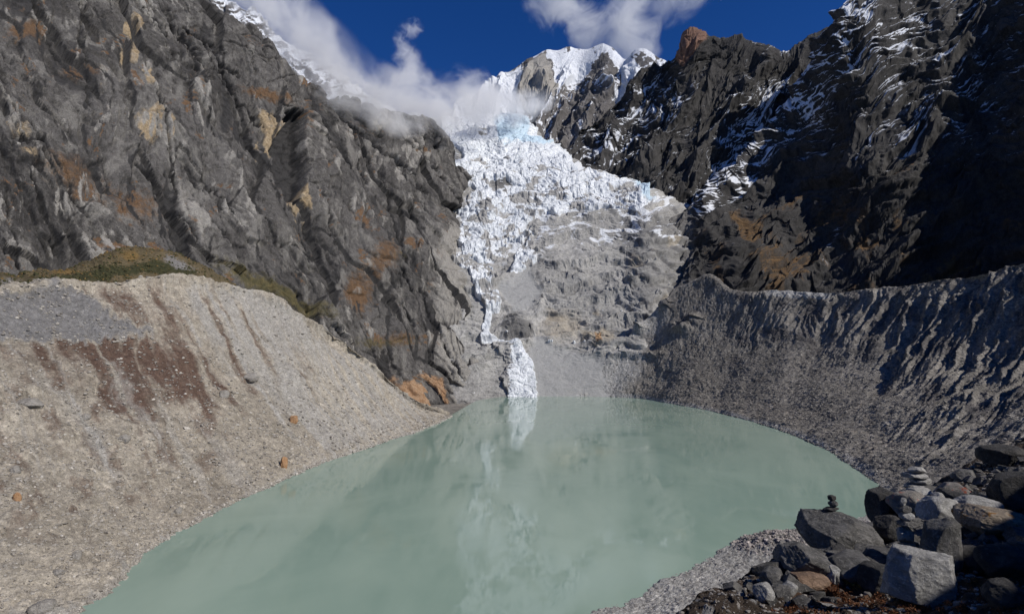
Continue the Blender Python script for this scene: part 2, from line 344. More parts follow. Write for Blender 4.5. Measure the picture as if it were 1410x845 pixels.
def build_left_cliff():
    G = loft(rows, 1150, 800); N = gnormal(G); px, py = proj(G); S = G[..., 1] / F
    wx = px + 12 * fbm(px / 110, py / 110, 2, 3) + 1.1 * fbm(px / 14, py / 14, 2, 4); wy = py + 12 * fbm(px / 110, py / 110, 2, 8) + 1.1 * fbm(px / 14, py / 14, 2, 9)
    d = 16 * fbm(px / 190, py / 190, 3, 1)
    a, b = rot(wx, wy, 62)                      # long slabs leaning down to the right
    h, c = facets(a / 170, b / 40, 11, 1.2); hb = h; ck1 = np.exp(-(c / .035) ** 2); d = d + 16 * h - 2.5 * np.exp(-(c / .05) ** 2)
    a, b = rot(wx, wy, 50); h, c = facets(a / 62, b / 15, 21, 1.4); hm = h; d = d + 5 * h - 1.5 * np.exp(-(c / .06) ** 2)
    a, b = rot(wx, wy, 78); h, c = facets(a / 34, b / 8, 31, 1.4); hs_ = h; d = d + 2.2 * h
    a, b = rot(wx, wy, 20); h, c = facets(a / 22, b / 7, 35, 1.4); d = d + 1.3 * h
    for dg, L, W, sd, dp in ((60, 260, 40, 91, 5), (40, 150, 30, 92, 4), (12, 120, 40, 94, 3.5)):
        a, b = rot(wx, wy, dg); cr_ = perlin(a / L, b / W, sd); d = d - dp * np.exp(-(cr_ / .03) ** 2) * sst(-.1, .3, perlin(px / 70, py / 70, sd + 5))
    d = d + .35 * fbm(px / 4, py / 4, 2, 51)
    # ledges near the top running down to the right
    a, b = rot(wx, wy, 33); d = d + 5 * sheets(a / 260, b / 40, 61, 3, .06, 1) * sst(280, 160, py)
    # named recesses of the photo
    wpx = px + 4 * fbm(px / 12, py / 12, 3, 71); wpy = py + 4 * fbm(px / 12, py / 12, 3, 72)
    slot = lambda pts, w: stroke(wpx, wpy, pts, w)
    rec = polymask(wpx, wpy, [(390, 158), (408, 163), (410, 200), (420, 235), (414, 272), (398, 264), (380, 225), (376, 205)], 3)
    d = d - 34 * rec; drkl = .95 * rec  # recess also darkened in colour: its shade is painted in
    SL = [([(226, 10), (240, 34), (252, 52), (272, 90), (286, 112)], 5, 20), ([(262, 46), (290, 58), (304, 88), (322, 122)], 3.5, 16), ([(198, 26), (212, 36), (226, 52)], 3, 9), ([(45, 248), (60, 282), (75, 305), (88, 335)], 3.5, 12), ([(98, 303), (104, 318), (112, 345)], 3, 11),
        ([(18, 191), (58, 193)], 4, 14), ([(26, 226), (60, 227)], 3.5, 10), ([(225, 90), (262, 104)], 2.5, 7), ([(234, 240), (243, 290), (260, 335)], 6, 8), ([(295, 306), (312, 326), (340, 339)], 3, 9), ([(0, 90), (7, 108)], 6, 12),
        ([(468, 345), (455, 330)], 4, 9), ([(566, 345), (572, 362)], 4, 8), ([(490, 232), (503, 265)], 3, 8), ([(262, 222), (300, 262), (332, 288)], 2.6, 7), ([(345, 270), (375, 315), (397, 362)], 2.4, 7), ([(440, 298), (464, 362)], 2.2, 6),
        ([(164, 70), (166, 95), (172, 140)], 2.2, 5), ([(212, 90), (214, 150), (208, 210)], 2.4, 6), ([(115, 16), (120, 36)], 3, 9), ([(270, 238), (284, 262)], 3, 9), ([(386, 340), (400, 330), (452, 352)], 2, 6), ([(150, 95), (152, 190)], 1.6, 4), ([(330, 10), (380, 66), (450, 130), (520, 190)], 2.5, 7),
        ([(425, 250), (448, 275), (470, 330)], 2.6, 8), ([(130, 225), (146, 216)], 3, 9), ([(520, 240), (545, 300), (560, 360)], 2.4, 7), ([(470, 170), (530, 215), (590, 262)], 2.6, 8), ([(560, 190), (600, 235), (630, 280)], 2.4, 8), ([(445, 455), (470, 500), (500, 525)], 2.2, 6), ([(585, 390), (610, 450), (640, 520)], 2.2, 7), ([(540, 480), (560, 520), (575, 545)], 2, 6)]
    for i in range(14):
        cx, cy = rng.uniform(-40, 560), rng.uniform(-10, 330); L = rng.uniform(70, 170); an = R(rng.choice([58, 62, 44, 78]) + rng.uniform(-5, 5)); n_ = 6; j_ = rng.uniform(-5, 5, n_)
        SL.append(([(cx + L * k / 5 * math.cos(an) + j_[k], cy + L * k / 5 * math.sin(an)) for k in range(n_)], rng.uniform(1.4, 2.4), rng.uniform(6, 11)))
    for i in range(110):
        cx, cy = rng.uniform(-50, 650), rng.uniform(0, 520); L = rng.uniform(8, 46) ; an = R(rng.choice([62, 62, 84, 84, 30]) + rng.uniform(-4, 4))
        if 255 < cx < 620 and cy > 340: an = R(rng.uniform(48, 66))
        SL.append(([(cx, cy), (cx + L * .5 * math.cos(an) + rng.uniform(-4, 4), cy + L * .5 * math.sin(an)), (cx + L * math.cos(an), cy + L * math.sin(an))], rng.uniform(.9, 2.0), rng.uniform(3.5, 8)))
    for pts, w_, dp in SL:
        k = slot(pts, w_); d = d - dp * k; drkl = np.maximum(drkl, min(.9, .25 + dp / 16) * k)  # slots darkened in colour: partly painted shade, partly dark rock
    d = d + 6 * blob(px, py, 38, 210, 18, 9)
    G2 = G + N * (d * np.clip(S / 1.1, .5, 1.5))[..., None]
    f1 = fbm(px / 40, py / 40, 5, 81); f2 = fbm(px / 18, py / 18, 5, 82); nz = slopeup(G2)
    org = .9 * box(wpx, wpy, 177, 62, 11, 34, 5) + .95 * polymask(wpx, wpy, [(180, 100), (205, 100), (208, 125), (190, 130)], 4) + .9 * polymask(wpx, wpy, [(178, 165), (215, 150), (208, 200), (195, 195)], 5)
    org = org + .9 * polymask(wpx, wpy, [(352, 150), (390, 160), (385, 195), (372, 215), (356, 200)], 5) + .9 * polymask(wpx, wpy, [(402, 275), (420, 255), (438, 300), (432, 318)], 4)
    org = org + .7 * box(wpx, wpy, 232, 180, 5, 18) + .6 * box(wpx, wpy, 20, 180, 22, 9) + .8 * blob(wpx, wpy, 38, 212, 18, 9) + .5 * blob(wpx, wpy, 510, 220, 12, 24)
    org = org + .7 * polymask(wpx, wpy, [(210, 160), (222, 148), (218, 190), (212, 200)], 4) + .55 * blob(wpx, wpy, 128, 125, 22, 8) + .4 * sst(.55, .9, f2 + .3 * f1) 
    veg = .75 * sst(.15, .7, f1 + .5 * f2) * sst(.30, .55, nz) + .8 * blob(wpx, wpy, 35, 40, 30, 14) + .8 * blob(wpx, wpy, 112, 100, 34, 9, 10) + .6 * blob(wpx, wpy, 95, 235, 60, 30, 20) + .75 * blob(wpx, wpy, 370, 135, 50, 9, 20)
    veg = veg + .8 * blob(wpx, wpy, 498, 400, 26, 34) + .6 * blob(wpx, wpy, 530, 350, 24, 30, 0) + .6 * blob(wpx, wpy, 550, 465, 60, 13, -10) + .5 * blob(wpx, wpy, 200, 280, 60, 40)
    pale = .8 * polymask(wpx, wpy, [(600, 330), (640, 330), (680, 470), (720, 560), (640, 570), (600, 470)], 25) + .35 * sst(.3, .8, fbm(px / 25 + 9, py / 60, 5, 84)) + .5 * blob(wpx, wpy, 245, 240, 12, 60, -20)
    pale = pale + .6 * blob(wpx, wpy, 540, 230, 60, 40, 30) * sst(0, .4, f2)
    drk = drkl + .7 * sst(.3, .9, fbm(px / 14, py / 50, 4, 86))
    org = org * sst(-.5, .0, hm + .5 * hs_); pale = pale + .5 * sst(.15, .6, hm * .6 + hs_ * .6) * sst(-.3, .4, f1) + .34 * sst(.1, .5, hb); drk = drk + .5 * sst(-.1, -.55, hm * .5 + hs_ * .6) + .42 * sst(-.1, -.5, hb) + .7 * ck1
    rust = sst(-.7, -.1, hm + .5 * hs_) * polymask(wpx, wpy, [(560, 530), (582, 512), (612, 515), (620, 555), (596, 572), (540, 545)], 9) + .6 * blob(wpx, wpy, 545, 525, 16, 14)
    grn = .45 * blob(wpx, wpy, 540, 468, 70, 13, -6) + .8 * blob(wpx, wpy, 380, 400, 110, 16, 28) + .5 * blob(wpx, wpy, 550, 352, 20, 6)
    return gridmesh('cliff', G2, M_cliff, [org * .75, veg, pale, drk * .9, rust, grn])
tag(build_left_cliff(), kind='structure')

# --- left moraine
cr = [P(*a) for a in [(-700, 470, 190), (-350, 445, 250), (-130, 422, 310), (0, 404, 360), (120, 392, 420), (235, 383, 480), (340, 402, 545), (425, 445, 600), (495, 495, 635), (556, 548, 672), (612, 576, 700)]]
sh = [Wt(*a) for a in [(-420, 1130), (-100, 965), (110, 845), (205, 760), (310, 700), (420, 647), (490, 622), (545, 604), (580, 592), (604, 582), (622, 573)]]
ml = [[q + np.array([-60, 30, -60]) for q in cr], cr]
for t_, sag in ((.08, 1), (.25, -1), (.5, -5), (.75, -6), (.92, -3)): ml.append([q + np.array([0, 0, sag * (1 if i < 9 else .2)]) for i, q in enumerate(lerp_rows(cr, sh, t_))])
ml.append(sh); ml.append([q + (q - c) * .1 - np.array([0, 0, 6.]) for q, c in zip(sh, cr)])
def build_left_moraine():
    G = loft(ml, 1100, 800); N = gnormal(G); px, py = proj(G)
    nv, nu = px.shape; U, Vv = np.meshgrid(np.linspace(0, 10, nu), np.linspace(0, 1, nv))
    wU = U + .05 * fbm(px / 60, py / 60, 4, 2)
    x, y = G[..., 0], G[..., 1]
    up_ = sst(.95, .15, Vv) * sst(0, .04, Vv)
    fall = wU * 60 + 14 * Vv                   # coordinate across the fall line
    rill = ridged(fall / 22, Vv * 3.2, 4, 5) 
    rw = sst(3.2, 5.2, U) * sst(10, 8.2, U) * .9 + .25
    d = -3.2 * rill * up_ * rw + 5 * fbm(x / 60, y / 60, 4, 6) * (up_ + .35)
    d = d + 1.0 * fbm(x / 9, y / 9, 4, 7) + .5 * fbm(x / 2.5, y / 2.5, 4, 9)
    h, c = facets(x / 9, y / 9, 12); out = sst(.25, .6, fbm(x / 35, y / 35, 3, 13)); d = d + 1.0 * h * out
    d = d * sst(1.02, .9, Vv * .96) + .5 * fbm(x / 6, y / 6, 4, 77)
    for cx, cy, w in ((40, 545, 16), (345, 515, 12), (308, 535, 8), (170, 600, 10)):
        d = d + 2.2 * blob(px, py, cx, cy - 4, w, 5) - 1.6 * blob(px, py, cx, cy + 5, w, 3)
    G2 = G + N * d[..., None]; f1 = fbm(px / 45, py / 45, 5, 14); f2 = fbm(px / 14, py / 20, 5, 15)
    wx = px + 16 * f1; wy = py + 10 * f2
    st = fbm(fall / 9, Vv * 2.5, 4, 16)
    br = .8 * polymask(wx, wy, [(95, 395), (232, 383), (262, 440), (320, 520), (300, 560), (200, 520), (60, 470), (130, 440)], 30) + .75 * polymask(wx, wy, [(-20, 455), (160, 465), (250, 505), (290, 560), (180, 560), (60, 510), (-20, 500)], 34)
    br = br * (.68 + .6 * st) + .75 * sst(.0, .6, st) * polymask(wx, wy, [(255, 385), (420, 440), (440, 520), (330, 560), (290, 480)], 20) * .8
    br = br + .55 * polymask(wx, wy, [(-50, 500), (330, 560), (330, 640), (60, 760), (-50, 700)], 40) * sst(-.4, .5, f1 + .6 * st)
    gs = polymask(wx, wy, [(-40, 408), (95, 395), (130, 430), (215, 462), (90, 468), (-40, 452)], 9)
    pale = .75 * polymask(wx, wy, [(238, 386), (345, 395), (430, 440), (505, 500), (565, 545), (610, 575), (560, 598), (440, 630), (360, 540), (290, 470)], 16) * sst(.75, -.3, st * .8)
    pale = pale + .5 * stroke(wx, wy, [(60, 520), (120, 590), (160, 650)], 14) + .5 * stroke(wx, wy, [(145, 500), (220, 600)], 9) + .8 * sst(.965 * .86, .9, Vv) + .8 * blob(wx, wy, 60, 845, 60, 18, -15)
    pale = pale + .5 * sst(.1, .7, fbm(fall / 7 + 9, Vv * 2.2, 5, 18)) * sst(.1, .3, Vv)
    dk = .45 * sst(.1, .9, fbm(fall / 14 + 4, Vv * 5, 5, 19)) * sst(.95, .7, Vv)
    o = gridmesh('moraine', G2, M_moraL, [br - gs, gs, pale - gs, dk]); return o, G2, px, py
mo, GL, pxL, pyL = build_left_moraine(); tag(mo, kind='structure')

# --- grassy bench between the left moraine and the cliff
b0 = [P(*a) for a in [(-420, 470, 300), (-200, 455, 340), (0, 430, 400), (100, 415, 450), (200, 405, 500), (290, 415, 560), (370, 440, 610), (450, 480, 660)]]
b1 = [P(*a) for a in [(-420, 410, 360), (-200, 395, 400), (0, 377, 460), (90, 370, 510), (178, 340, 560), (260, 356, 600), (330, 396, 650), (440, 450, 710)]]
b2 = [q + np.array([-30, 60, 4]) for q in b1]
def build_bench():
    G = loft([b0, lerp_rows(b0, b1, .5), b1, b2], 500, 160); N = gnormal(G); px, py = proj(G)
    h, c = facets(px / 30, py / 12, 5); d = 3 * fbm(px / 40, py / 20, 5, 1) + 1.2 * h + .8 * fbm(px / 6, py / 6, 4, 2)
    wx = px + 12 * fbm(px / 30, py / 30, 4, 4); wy = py + 5 * fbm(px / 30, py / 30, 4, 5)
    g = stroke(wx, wy, [(0, 398), (60, 390), (130, 378), (200, 368), (260, 372)], 9); y = .8 * blob(wx, wy, 178, 350, 28, 9) + .7 * blob(wx, wy, 88, 371, 26, 6)
    gr = .8 * blob(wx, wy, 245, 362, 34, 8, 15) + .7 * blob(wx, wy, 15, 385, 22, 7)
    return gridmesh('grassy_bench', G + N * d[..., None], M_bench, [g, y, gr]), G + N * d[..., None], px, py, g, y
o, GB, pxB, pyB, gB, yB = build_bench(); tag(o, kind='structure')

# --- headwall with the icefall
hr = []
for ty, Y, ex in ((600, 925, -14), (556, 955, -4), (545, 972, 0), (500, 1015, 0), (455, 1075, 0), (400, 1170, 0), (345, 1290, 0), (300, 1410, 0), (262, 1530, 0), (225, 1660, 0), (190, 1830, 0), (170, 2000, 0), (165, 2200, 0)):
    lft = 520 if ty < 300 else 560; rgt = 1010
    xs = [lft, 600, 640, 680, 720, 765, 810, 860, 905, 985]
    bnd = lambda x: float(np.interp(x, [700, 720, 745, 800, 840, 905, 1010], [150, 165, 196, 230, 240, 270, 300]))
    lim_ = lambda x, p: p if p > bnd(x) else bnd(x) + (p - bnd(x)) * .08
    hr.append([P(x, lim_(x, ty + (8 if ty < 560 else 0) * ((x - 740) / 200) ** 2 * (-1 if ty < 300 else -2)), Y - 10 * abs(x - 740) / 100 * (1 if ty > 300 else .5) + (170 if x > 950 else 0)) for x in xs])
def headwall_base():
    G = loft(hr, 900, 900); N = gnormal(G); px, py = proj(G); return G, N, px, py
HG, HN, hpx, hpy = headwall_base()
hwx = hpx + 10 * fbm(hpx / 50, hpy / 50, 4, 3); hwy = hpy + 8 * fbm(hpx / 50, hpy / 50, 4, 4)
def terr(x, sharp=.75):
    k = np.floor(x); f = x - k; return k + np.where(f < sharp, f * .25 / sharp, .25 + (f - sharp) * .75 / (1 - sharp)) - x
def build_head():
    px, py = hpx, hpy
    bow = hwy + .0018 * (px - 730) ** 2 * -1 + 9 * fbm(px / 80, py / 200, 3, 33)
    amp = sst(530, 480, py)
    d = 10 * fbm(px / 90, py / 70, 4, 1)
    d = d - 6.5 * terr(bow / 23) * (.7 + .7 * sst(-.4, .4, fbm(px / 60, py / 30, 3, 2))) * amp
    d = d - 2.2 * terr((hwy + .12 * hwx) / 8.5) * amp
    d = d + 9 * sheets(hwx / 150, (hwy + .15 * hwx) / 14, 7, 4, .1, 2) * (.3 + amp)
    h, c = facets(hwx / 22, hwy / 7, 9); d = d + 1.2 * h; fr_ = bow / 23 - np.floor(bow / 23); fr2 = (hwy + .12 * hwx) / 8.5; fr2 = fr2 - np.floor(fr2)
    d = d + .8 * fbm(px / 6, py / 4, 4, 10)
    rock = [(712, 450, 20, 16), (820, 467, 14, 9), (790, 380, 22, 14), (860, 395, 26, 16), (740, 420, 10, 8), (845, 440, 16, 10), (690, 256, 22, 12), (772, 300, 30, 8), (655, 183, 12, 8)]
    h, c = facets(hwx / 12, hwy / 10, 17)
    for x0, y0, a, b in rock: d = d + blob(px, py, x0, y0, a, b) * (9 + 8 * h)
    scree = .9 * polymask(hwx, hwy, [(735, 455), (770, 480), (830, 495), (850, 520), (850, 560), (735, 560), (725, 500)], 9) + .9 * polymask(hwx, hwy, [(680, 395), (735, 380), (745, 400), (730, 425), (705, 430)], 6) + .6 * polymask(hwx, hwy, [(720, 350), (745, 330), (735, 385), (712, 392)], 6)
    d = d * (1 - .8 * np.clip(scree, 0, 1)) 
    G = HG + HN * d[..., None]; nz = slopeup(G)
    f2 = fbm(px / 14, py / 8, 5, 12); f1 = fbm(px / 45, py / 30, 4, 13)
    drk = .5 * sst(.1, .8, f2 + .4 * f1) + .9 * blob(hwx, hwy, 712, 452, 20, 16) + .8 * blob(hwx, hwy, 690, 256, 20, 10) + .7 * blob(hwx, hwy, 655, 183, 14, 10) + .9 * blob(hwx, hwy, 808, 468, 6, 9) + .5 * polymask(hwx, hwy, [(850, 290), (960, 285), (960, 420), (900, 430), (850, 380)], 16)  # dark rocks; also the orange rock's shaded left side, painted in
    tan = .6 * sst(.1, .8, f1) * sst(700, 800, px) + .6 * blob(hwx, hwy, 780, 450, 50, 30)
    org = .7 * box(hwx, hwy, 826, 468, 6, 8)
    drift = .85 * sst(.30, .85, f2 * .9 + .5 * sst(.5, .8, nz) + .45 * f1 + .35 * blob(px, py, 680, 330, 60, 60)) * sst(400, 310, py + .12 * (px - 700))
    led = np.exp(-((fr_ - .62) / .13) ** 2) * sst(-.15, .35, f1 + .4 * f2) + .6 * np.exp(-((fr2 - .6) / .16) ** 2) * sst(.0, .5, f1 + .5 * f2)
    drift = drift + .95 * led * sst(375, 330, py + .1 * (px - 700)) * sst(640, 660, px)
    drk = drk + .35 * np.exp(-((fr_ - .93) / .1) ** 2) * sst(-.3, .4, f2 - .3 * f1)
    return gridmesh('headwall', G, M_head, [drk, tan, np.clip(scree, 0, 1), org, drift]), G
hd, HG2 = build_head(); tag(hd, kind='structure')
def build_glacier():
    px, py = hpx, hpy; wx, wy = hwx, hwy
    f = fbm(px / 30, py / 16, 5, 23); f2 = fbm(px / 9, py / 6, 4, 24)
    grey = sst(.05, .5, fbm(px / 26 + 5, py / 12, 5, 66)); main = polymask(wx, wy, [(600, 150), (720, 150), (745, 195), (775, 205), (800, 232), (840, 240), (905, 272), (880, 285), (800, 285), (740, 300), (700, 330), (668, 345), (640, 352), (628, 330), (640, 290), (650, 265), (612, 235), (640, 215), (620, 190)], 9)
    apron = polymask(wx, wy, [(625, 290), (720, 270), (745, 330), (715, 345), (690, 380), (628, 370)], 14)
    t1 = polymask(wx, wy, [(648, 366), (664, 372), (680, 402), (686, 432), (668, 432), (654, 402)], 4)
    t2 = polymask(px + 3 * f2, py + 3 * f, [(660, 462), (690, 464), (716, 478), (732, 498), (738, 525), (739, 556), (702, 556), (690, 520), (700, 500), (680, 480), (662, 472)], 4)
    t1 = np.maximum(t1, .75 * stroke(wx, wy, [(674, 428), (668, 446), (674, 468)], 8)); t3 = .8 * polymask(wx, wy, [(712, 350), (742, 325), (735, 372), (708, 385)], 5)
    t4 = .8 * stroke(wx, wy, [(690, 190), (700, 160)], 9)
    s = np.maximum.reduce([main * 1.15 + .22 * f + .1 * f2, apron * .52 + .5 * f + .3 * f2, t1 * 1.2 + .15 * f2, t2 * 1.2 + .12 * f2, t3 * .9 + .2 * f2])
    for x0, y0, a, b in ((688, 258, 26, 12), (665, 183, 12, 9)): s = s - .9 * blob(px, py, x0, y0, a, b)
    thick = -5 + 14 * sst(.3, .62, s) * np.where(py > 430, .75, 1)
    a, b = rot(wx, wy, 8); h, c = facets(a / 12, b / 6, 27, 1.3); h2, c2 = facets(wx / 6, wy / 4, 28, 1.3)
    tex = 2.6 * h - 2.5 * np.exp(-(c / .1) ** 2) + 1.3 * h2 + 7 * sheets(wx / 60, (wy + .1 * wx) / 12, 29, 4, .1, 2) + 1.0 * fbm(px / 4, py / 3, 3, 31)
    d = thick + sst(.35, .6, s) * tex * np.where(py > 430, .35, 1)
    dirt = .5 * sst(.2, .7, fbm(px / 60, py / 5, 4, 67)) * sst(200, 260, py) + .75 * grey * sst(190, 250, py) * sst(440, 420, py) + .8 * sst(.0, .7, f + .4 * f2) * sst(235, 290, py) * sst(440, 420, py) + .35 * blob(wx, wy, 650, 222, 40, 12) + .75 * polymask(wx, wy, [(660, 462), (700, 478), (706, 500), (698, 556), (650, 520)], 12)
    blue = .7 * polymask(wx, wy, [(690, 155), (725, 160), (720, 190), (690, 190)], 10) + .7 * blob(wx, wy, 735, 197, 30, 6) + .6 * blob(wx, wy, 885, 262, 22, 7, 20) + .25  # blue ice, plus the blue shadow below the right wall painted in
    G = HG2 + HN * d[..., None]
    # keep only where the ice is thick enough to show, as a closed-looking sheet sunk into the rock at its rim
    o = gridmesh('glacier', G, M_ice, [dirt, blue]); me = o.data
    keep = (s > .12)[:-1, :-1].ravel()
    bm = bmesh.new(); bm.from_mesh(me); bm.faces.ensure_lookup_table()
    bmesh.ops.delete(bm, geom=[f for f, k in zip(bm.faces, keep) if not k], context='FACES'); bm.to_mesh(me); bm.free()
    return o
tag(build_glacier(), kind='structure')

# --- right moraine
cR = [P(*a) for a in [(800, 535, 985), (850, 480, 1010), (905, 425, 1020), (968, 380, 990), (1010, 402, 930), (1060, 404, 880), (1150, 404, 800), (1240, 398, 725), (1330, 384, 640), (1430, 362, 560), (1600, 325, 460), (1900, 260, 340), (2400, 200, 230)]]
sR = [Wt(*a) for a in [(790, 545.5), (815, 545.8), (845, 546.5), (885, 549), (925, 556), (975, 565), (1045, 583), (1110, 606), (1165, 636), (1207, 668), (1235, 715), (1300, 800), (1500, 1000)]]
mr = [[q + np.array([50, 40, -70]) for q in cR], [q + np.array([12, 10, -5]) for q in cR], cR]
for t_, sag in ((.1, -10), (.3, -25), (.55, -24), (.8, -13)): mr.append([q + np.array([0, 0, sag * min(1, i / 5)]) for i, q in enumerate(lerp_rows(cR, sR, t_))])
mr.append(sR); mr.append([q + (q - c) * .12 - np.array([0, 0, 6.]) for q, c in zip(sR, cR)])
def build_right_moraine():
    G = loft(mr, 1200, 750); N = gnormal(G); px, py = proj(G)
    nv, nu = px.shape; U, Vv = np.meshgrid(np.linspace(0, 12, nu), np.linspace(0, 1, nv)); x, y = G[..., 0], G[..., 1]
    wU = U + .11 * fbm(x / 50, y / 50, 4, 2); V0 = (Vv - .25) / .63        # 0 at the crest, 1 at the water
    fall = wU * 60 + 22 * V0
    rib = ridged(fall / 17, V0 * 2.0 + .3 * wU, 4, 5, .55); rib2 = ridged(fall / 7 + 3, V0 * 4, 3, 6)
    lim = .62 + .3 * sst(6, 9, U) + .15 * fbm(wU * 2.2, V0 * 0 + 3, 3, 8)
    am = sst(lim, lim - .45, V0) * sst(-.12, .03, V0) * sst(3.5, 5.2, U)
    d = (9.0 * (rib - .5) * (.55 + .9 * sst(-.5, .5, fbm(U * 1.3, V0 * 1.5, 3, 55))) + 3.5 * (rib2 - .5)) * am * (.55 + .6 * sst(4, 8, U)) + 3.5 * fbm(x / 60, y / 60, 4, 9)
    qU = (.35 + .65 * sst(1.2, 3.5, U)) * .6; d = d + (.9 * fbm(x / 9, y / 9, 4, 10) + .55 * fbm(x / 2.6, y / 2.6, 4, 11) * 1.2) * qU
    h, c = facets(x / 8, y / 8, 15); rk = sst(.1, .6, fbm(x / 40, y / 40, 3, 16)); d = d + .9 * h * rk * sst(.3, .9, V0)
    d = d * sst(1.04, .93, V0) + .55 * fbm(x / 5, y / 5, 4, 78)
    h, c = facets(px / 14, py / 9, 19)
    for x0, y0, a, b in ((915, 420, 9, 7), (877, 452, 12, 6), (870, 488, 34, 6), (955, 440, 10, 6), (940, 452, 16, 8), (840, 470, 12, 8)): d = d + blob(px, py, x0, y0, a, b) * (9 + 6 * h)
    G2 = G + N * d[..., None]; f1 = fbm(px / 45, py / 45, 5, 20); f2 = fbm(px / 12, py / 12, 5, 21)
    drk = .55 * sst(0, .3, am) * sst(.2, .6, .3 + .5 * f1) + .75 * sst(.1, .7, fbm(fall / 12, V0 * 3, 4, 22)) * am + .35 * sst(0, .6, f1) + sum(.8 * blob(px, py, a, b, c_, d_) for a, b, c_, d_ in ((915, 420, 9, 7), (877, 452, 12, 6), (865, 488, 30, 5), (945, 444, 14, 7)))
    tan = .75 * sst(.0, .7, f2 * .7 + f1 * .5) * sst(.5, .85, V0)
    pale = .9 * sst(3.2, 1.2, U + .5 * f1) + .7 * sst(.93, .99, V0) * sst(1.1, 1.0, V0) + .6 * sst(.5, .8, f2) * (1 - am) * .7 + .7 * box(px, py, 1100, 402, 46, 7)
    return gridmesh('moraine', G2, M_moraR, [drk, tan, pale]), G2, px, py
mo, GR, pxR, pyR = build_right_moraine(); tag(mo, kind='structure')

# --- right mountain wall
bB = [P(*a) for a in [(800, 560, 1000), (860, 480, 1040), (920, 440, 1060), (975, 415, 1060), (1060, 432, 1040), (1150, 432, 1010), (1230, 428, 970), (1310, 420, 960), (1420, 400, 880), (1600, 365, 640), (1900, 300, 430), (2400, 240, 260)]]
tB = [P(*a) for a in [(840, 330, 1330), (890, 312, 1400), (950, 285, 1480), (1000, 232, 1540), (1055, 160, 1620), (1108, 92, 1640), (1166, 2, 1600), (1255, -40, 1620), (1380, -45, 1480), (1540, -40, 1080), (1850, 10, 740), (2600, 160, 450)]]
rB = [lerp_rows(bB, tB, -.15), bB]
for t_, bu in ((.25, -10), (.5, -25), (.75, -15)): rB.append([q + np.array([-bu * .3 * 0, 0, bu * (1 if 3 < i < 8 else .2)]) for i, q in enumerate(lerp_rows(bB, tB, t_))])
rB += [tB, [q + np.array([60, 90, -20]) for q in tB], [q + np.array([200, 300, -250]) for q in tB]]
def build_right_wall():
    G = loft(rB, 1200, 850); N = gnormal(G); px, py = proj(G); S = G[..., 1] / F
    wx = px + 18 * fbm(px / 90, py / 90, 4, 2); wy = py + 18 * fbm(px / 90, py / 90, 4, 3)
    a, b = rot(wx, wy, -42)                     # ribs running down to the left
    rg = ridged(a / 420, b / 62, 5, 5, .5); d = 30 * (rg - .45)
    a2, b2 = rot(wx, wy, -36); d = d + 12 * (ridged(a2 / 140, b2 / 22, 4, 7) - .4)
    a3, b3 = rot(wx, wy, -28); h, c = facets(a3 / 46, b3 / 15, 9, 1.3); d = d + 6 * h + 13 * sheets(a3 / 190, b3 / 14, 19, 4, .1, 2)
    h, c = facets(a3 / 20, b3 / 7, 10, 1.3); d = d + 2.6 * h; d = d + .9 * fbm(px / 9, py / 9, 4, 12)
    d = d + 22 * fbm(px / 150, py / 150, 3, 14)
    d = d - 26 * stroke(wx, wy, [(1180, 60), (1120, 120), (1060, 190), (1000, 260)], 14)
    d = d * sst(.0, 30, np.abs(py * 0 + 40))
    G2 = G + N * (d * np.clip(S, .4, 1.6) * .75)[..., None]; nz = slopeup(G2)
    f1 = fbm(px / 50, py / 50, 5, 20); f2 = .6 * fbm(a2 / 40, b2 / 12, 5, 21) + .6 * fbm(a3 / 9, b3 / 4, 4, 22)
    bias = 1.0 * stroke(wx, wy, [(1190, 30), (1150, 80), (1105, 125), (1060, 165)], 24) + .8 * stroke(wx, wy, [(1265, 20), (1230, 50), (1210, 80)], 14) + .95 * stroke(wx, wy, [(1100, 150), (1040, 200), (1000, 250), (955, 290)], 20) + .7 * stroke(wx, wy, [(1165, 10), (1120, 70)], 16)
    bias = bias + .7 * stroke(wx, wy, [(1320, 110), (1280, 160), (1240, 190)], 12) + .4 * sst(300, 100, py) + .45 * stroke(wx, wy, [(1160, 290), (1150, 330), (1135, 360)], 5)
    snow = 1.15 * bias * sst(-.7, .35, f2 + .5 * f1 + 1.2 * (nz - .7)) + .62 * sst(330, 150, py) * sst(.35, .95, f2 + .6 * f1 + 1.1 * (nz - .6))
    veg = .95 * polymask(wx, wy, [(1020, 350), (1060, 335), (1125, 350), (1120, 368), (1060, 372)], 9) + .8 * stroke(wx, wy, [(1010, 305), (1060, 285), (1110, 262)], 8) + .9 * blob(wx, wy, 1220, 240, 26, 11, -15) + .9 * blob(wx, wy, 1180, 335, 24, 8) + .9 * blob(wx, wy, 1240, 370, 12, 7) + .8 * blob(wx, wy, 1150, 300, 34, 12, -20) + .6 * blob(wx, wy, 1330, 340, 50, 9, -15)
    veg = veg + .5 * sst(.1, .7, f1) * sst(200, 320, py)
    veg = veg * (.45 + .6 * sst(.4, .65, nz + .15 * f1)) + .35 * sst(.0, .5, f1 + .4 * f2) * sst(230, 300, py) * sst(960, 1020, px)
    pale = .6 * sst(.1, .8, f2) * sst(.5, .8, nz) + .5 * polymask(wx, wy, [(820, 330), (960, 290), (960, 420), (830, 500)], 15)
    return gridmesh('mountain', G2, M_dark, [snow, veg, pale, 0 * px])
tag(build_right_wall(), kind='structure')

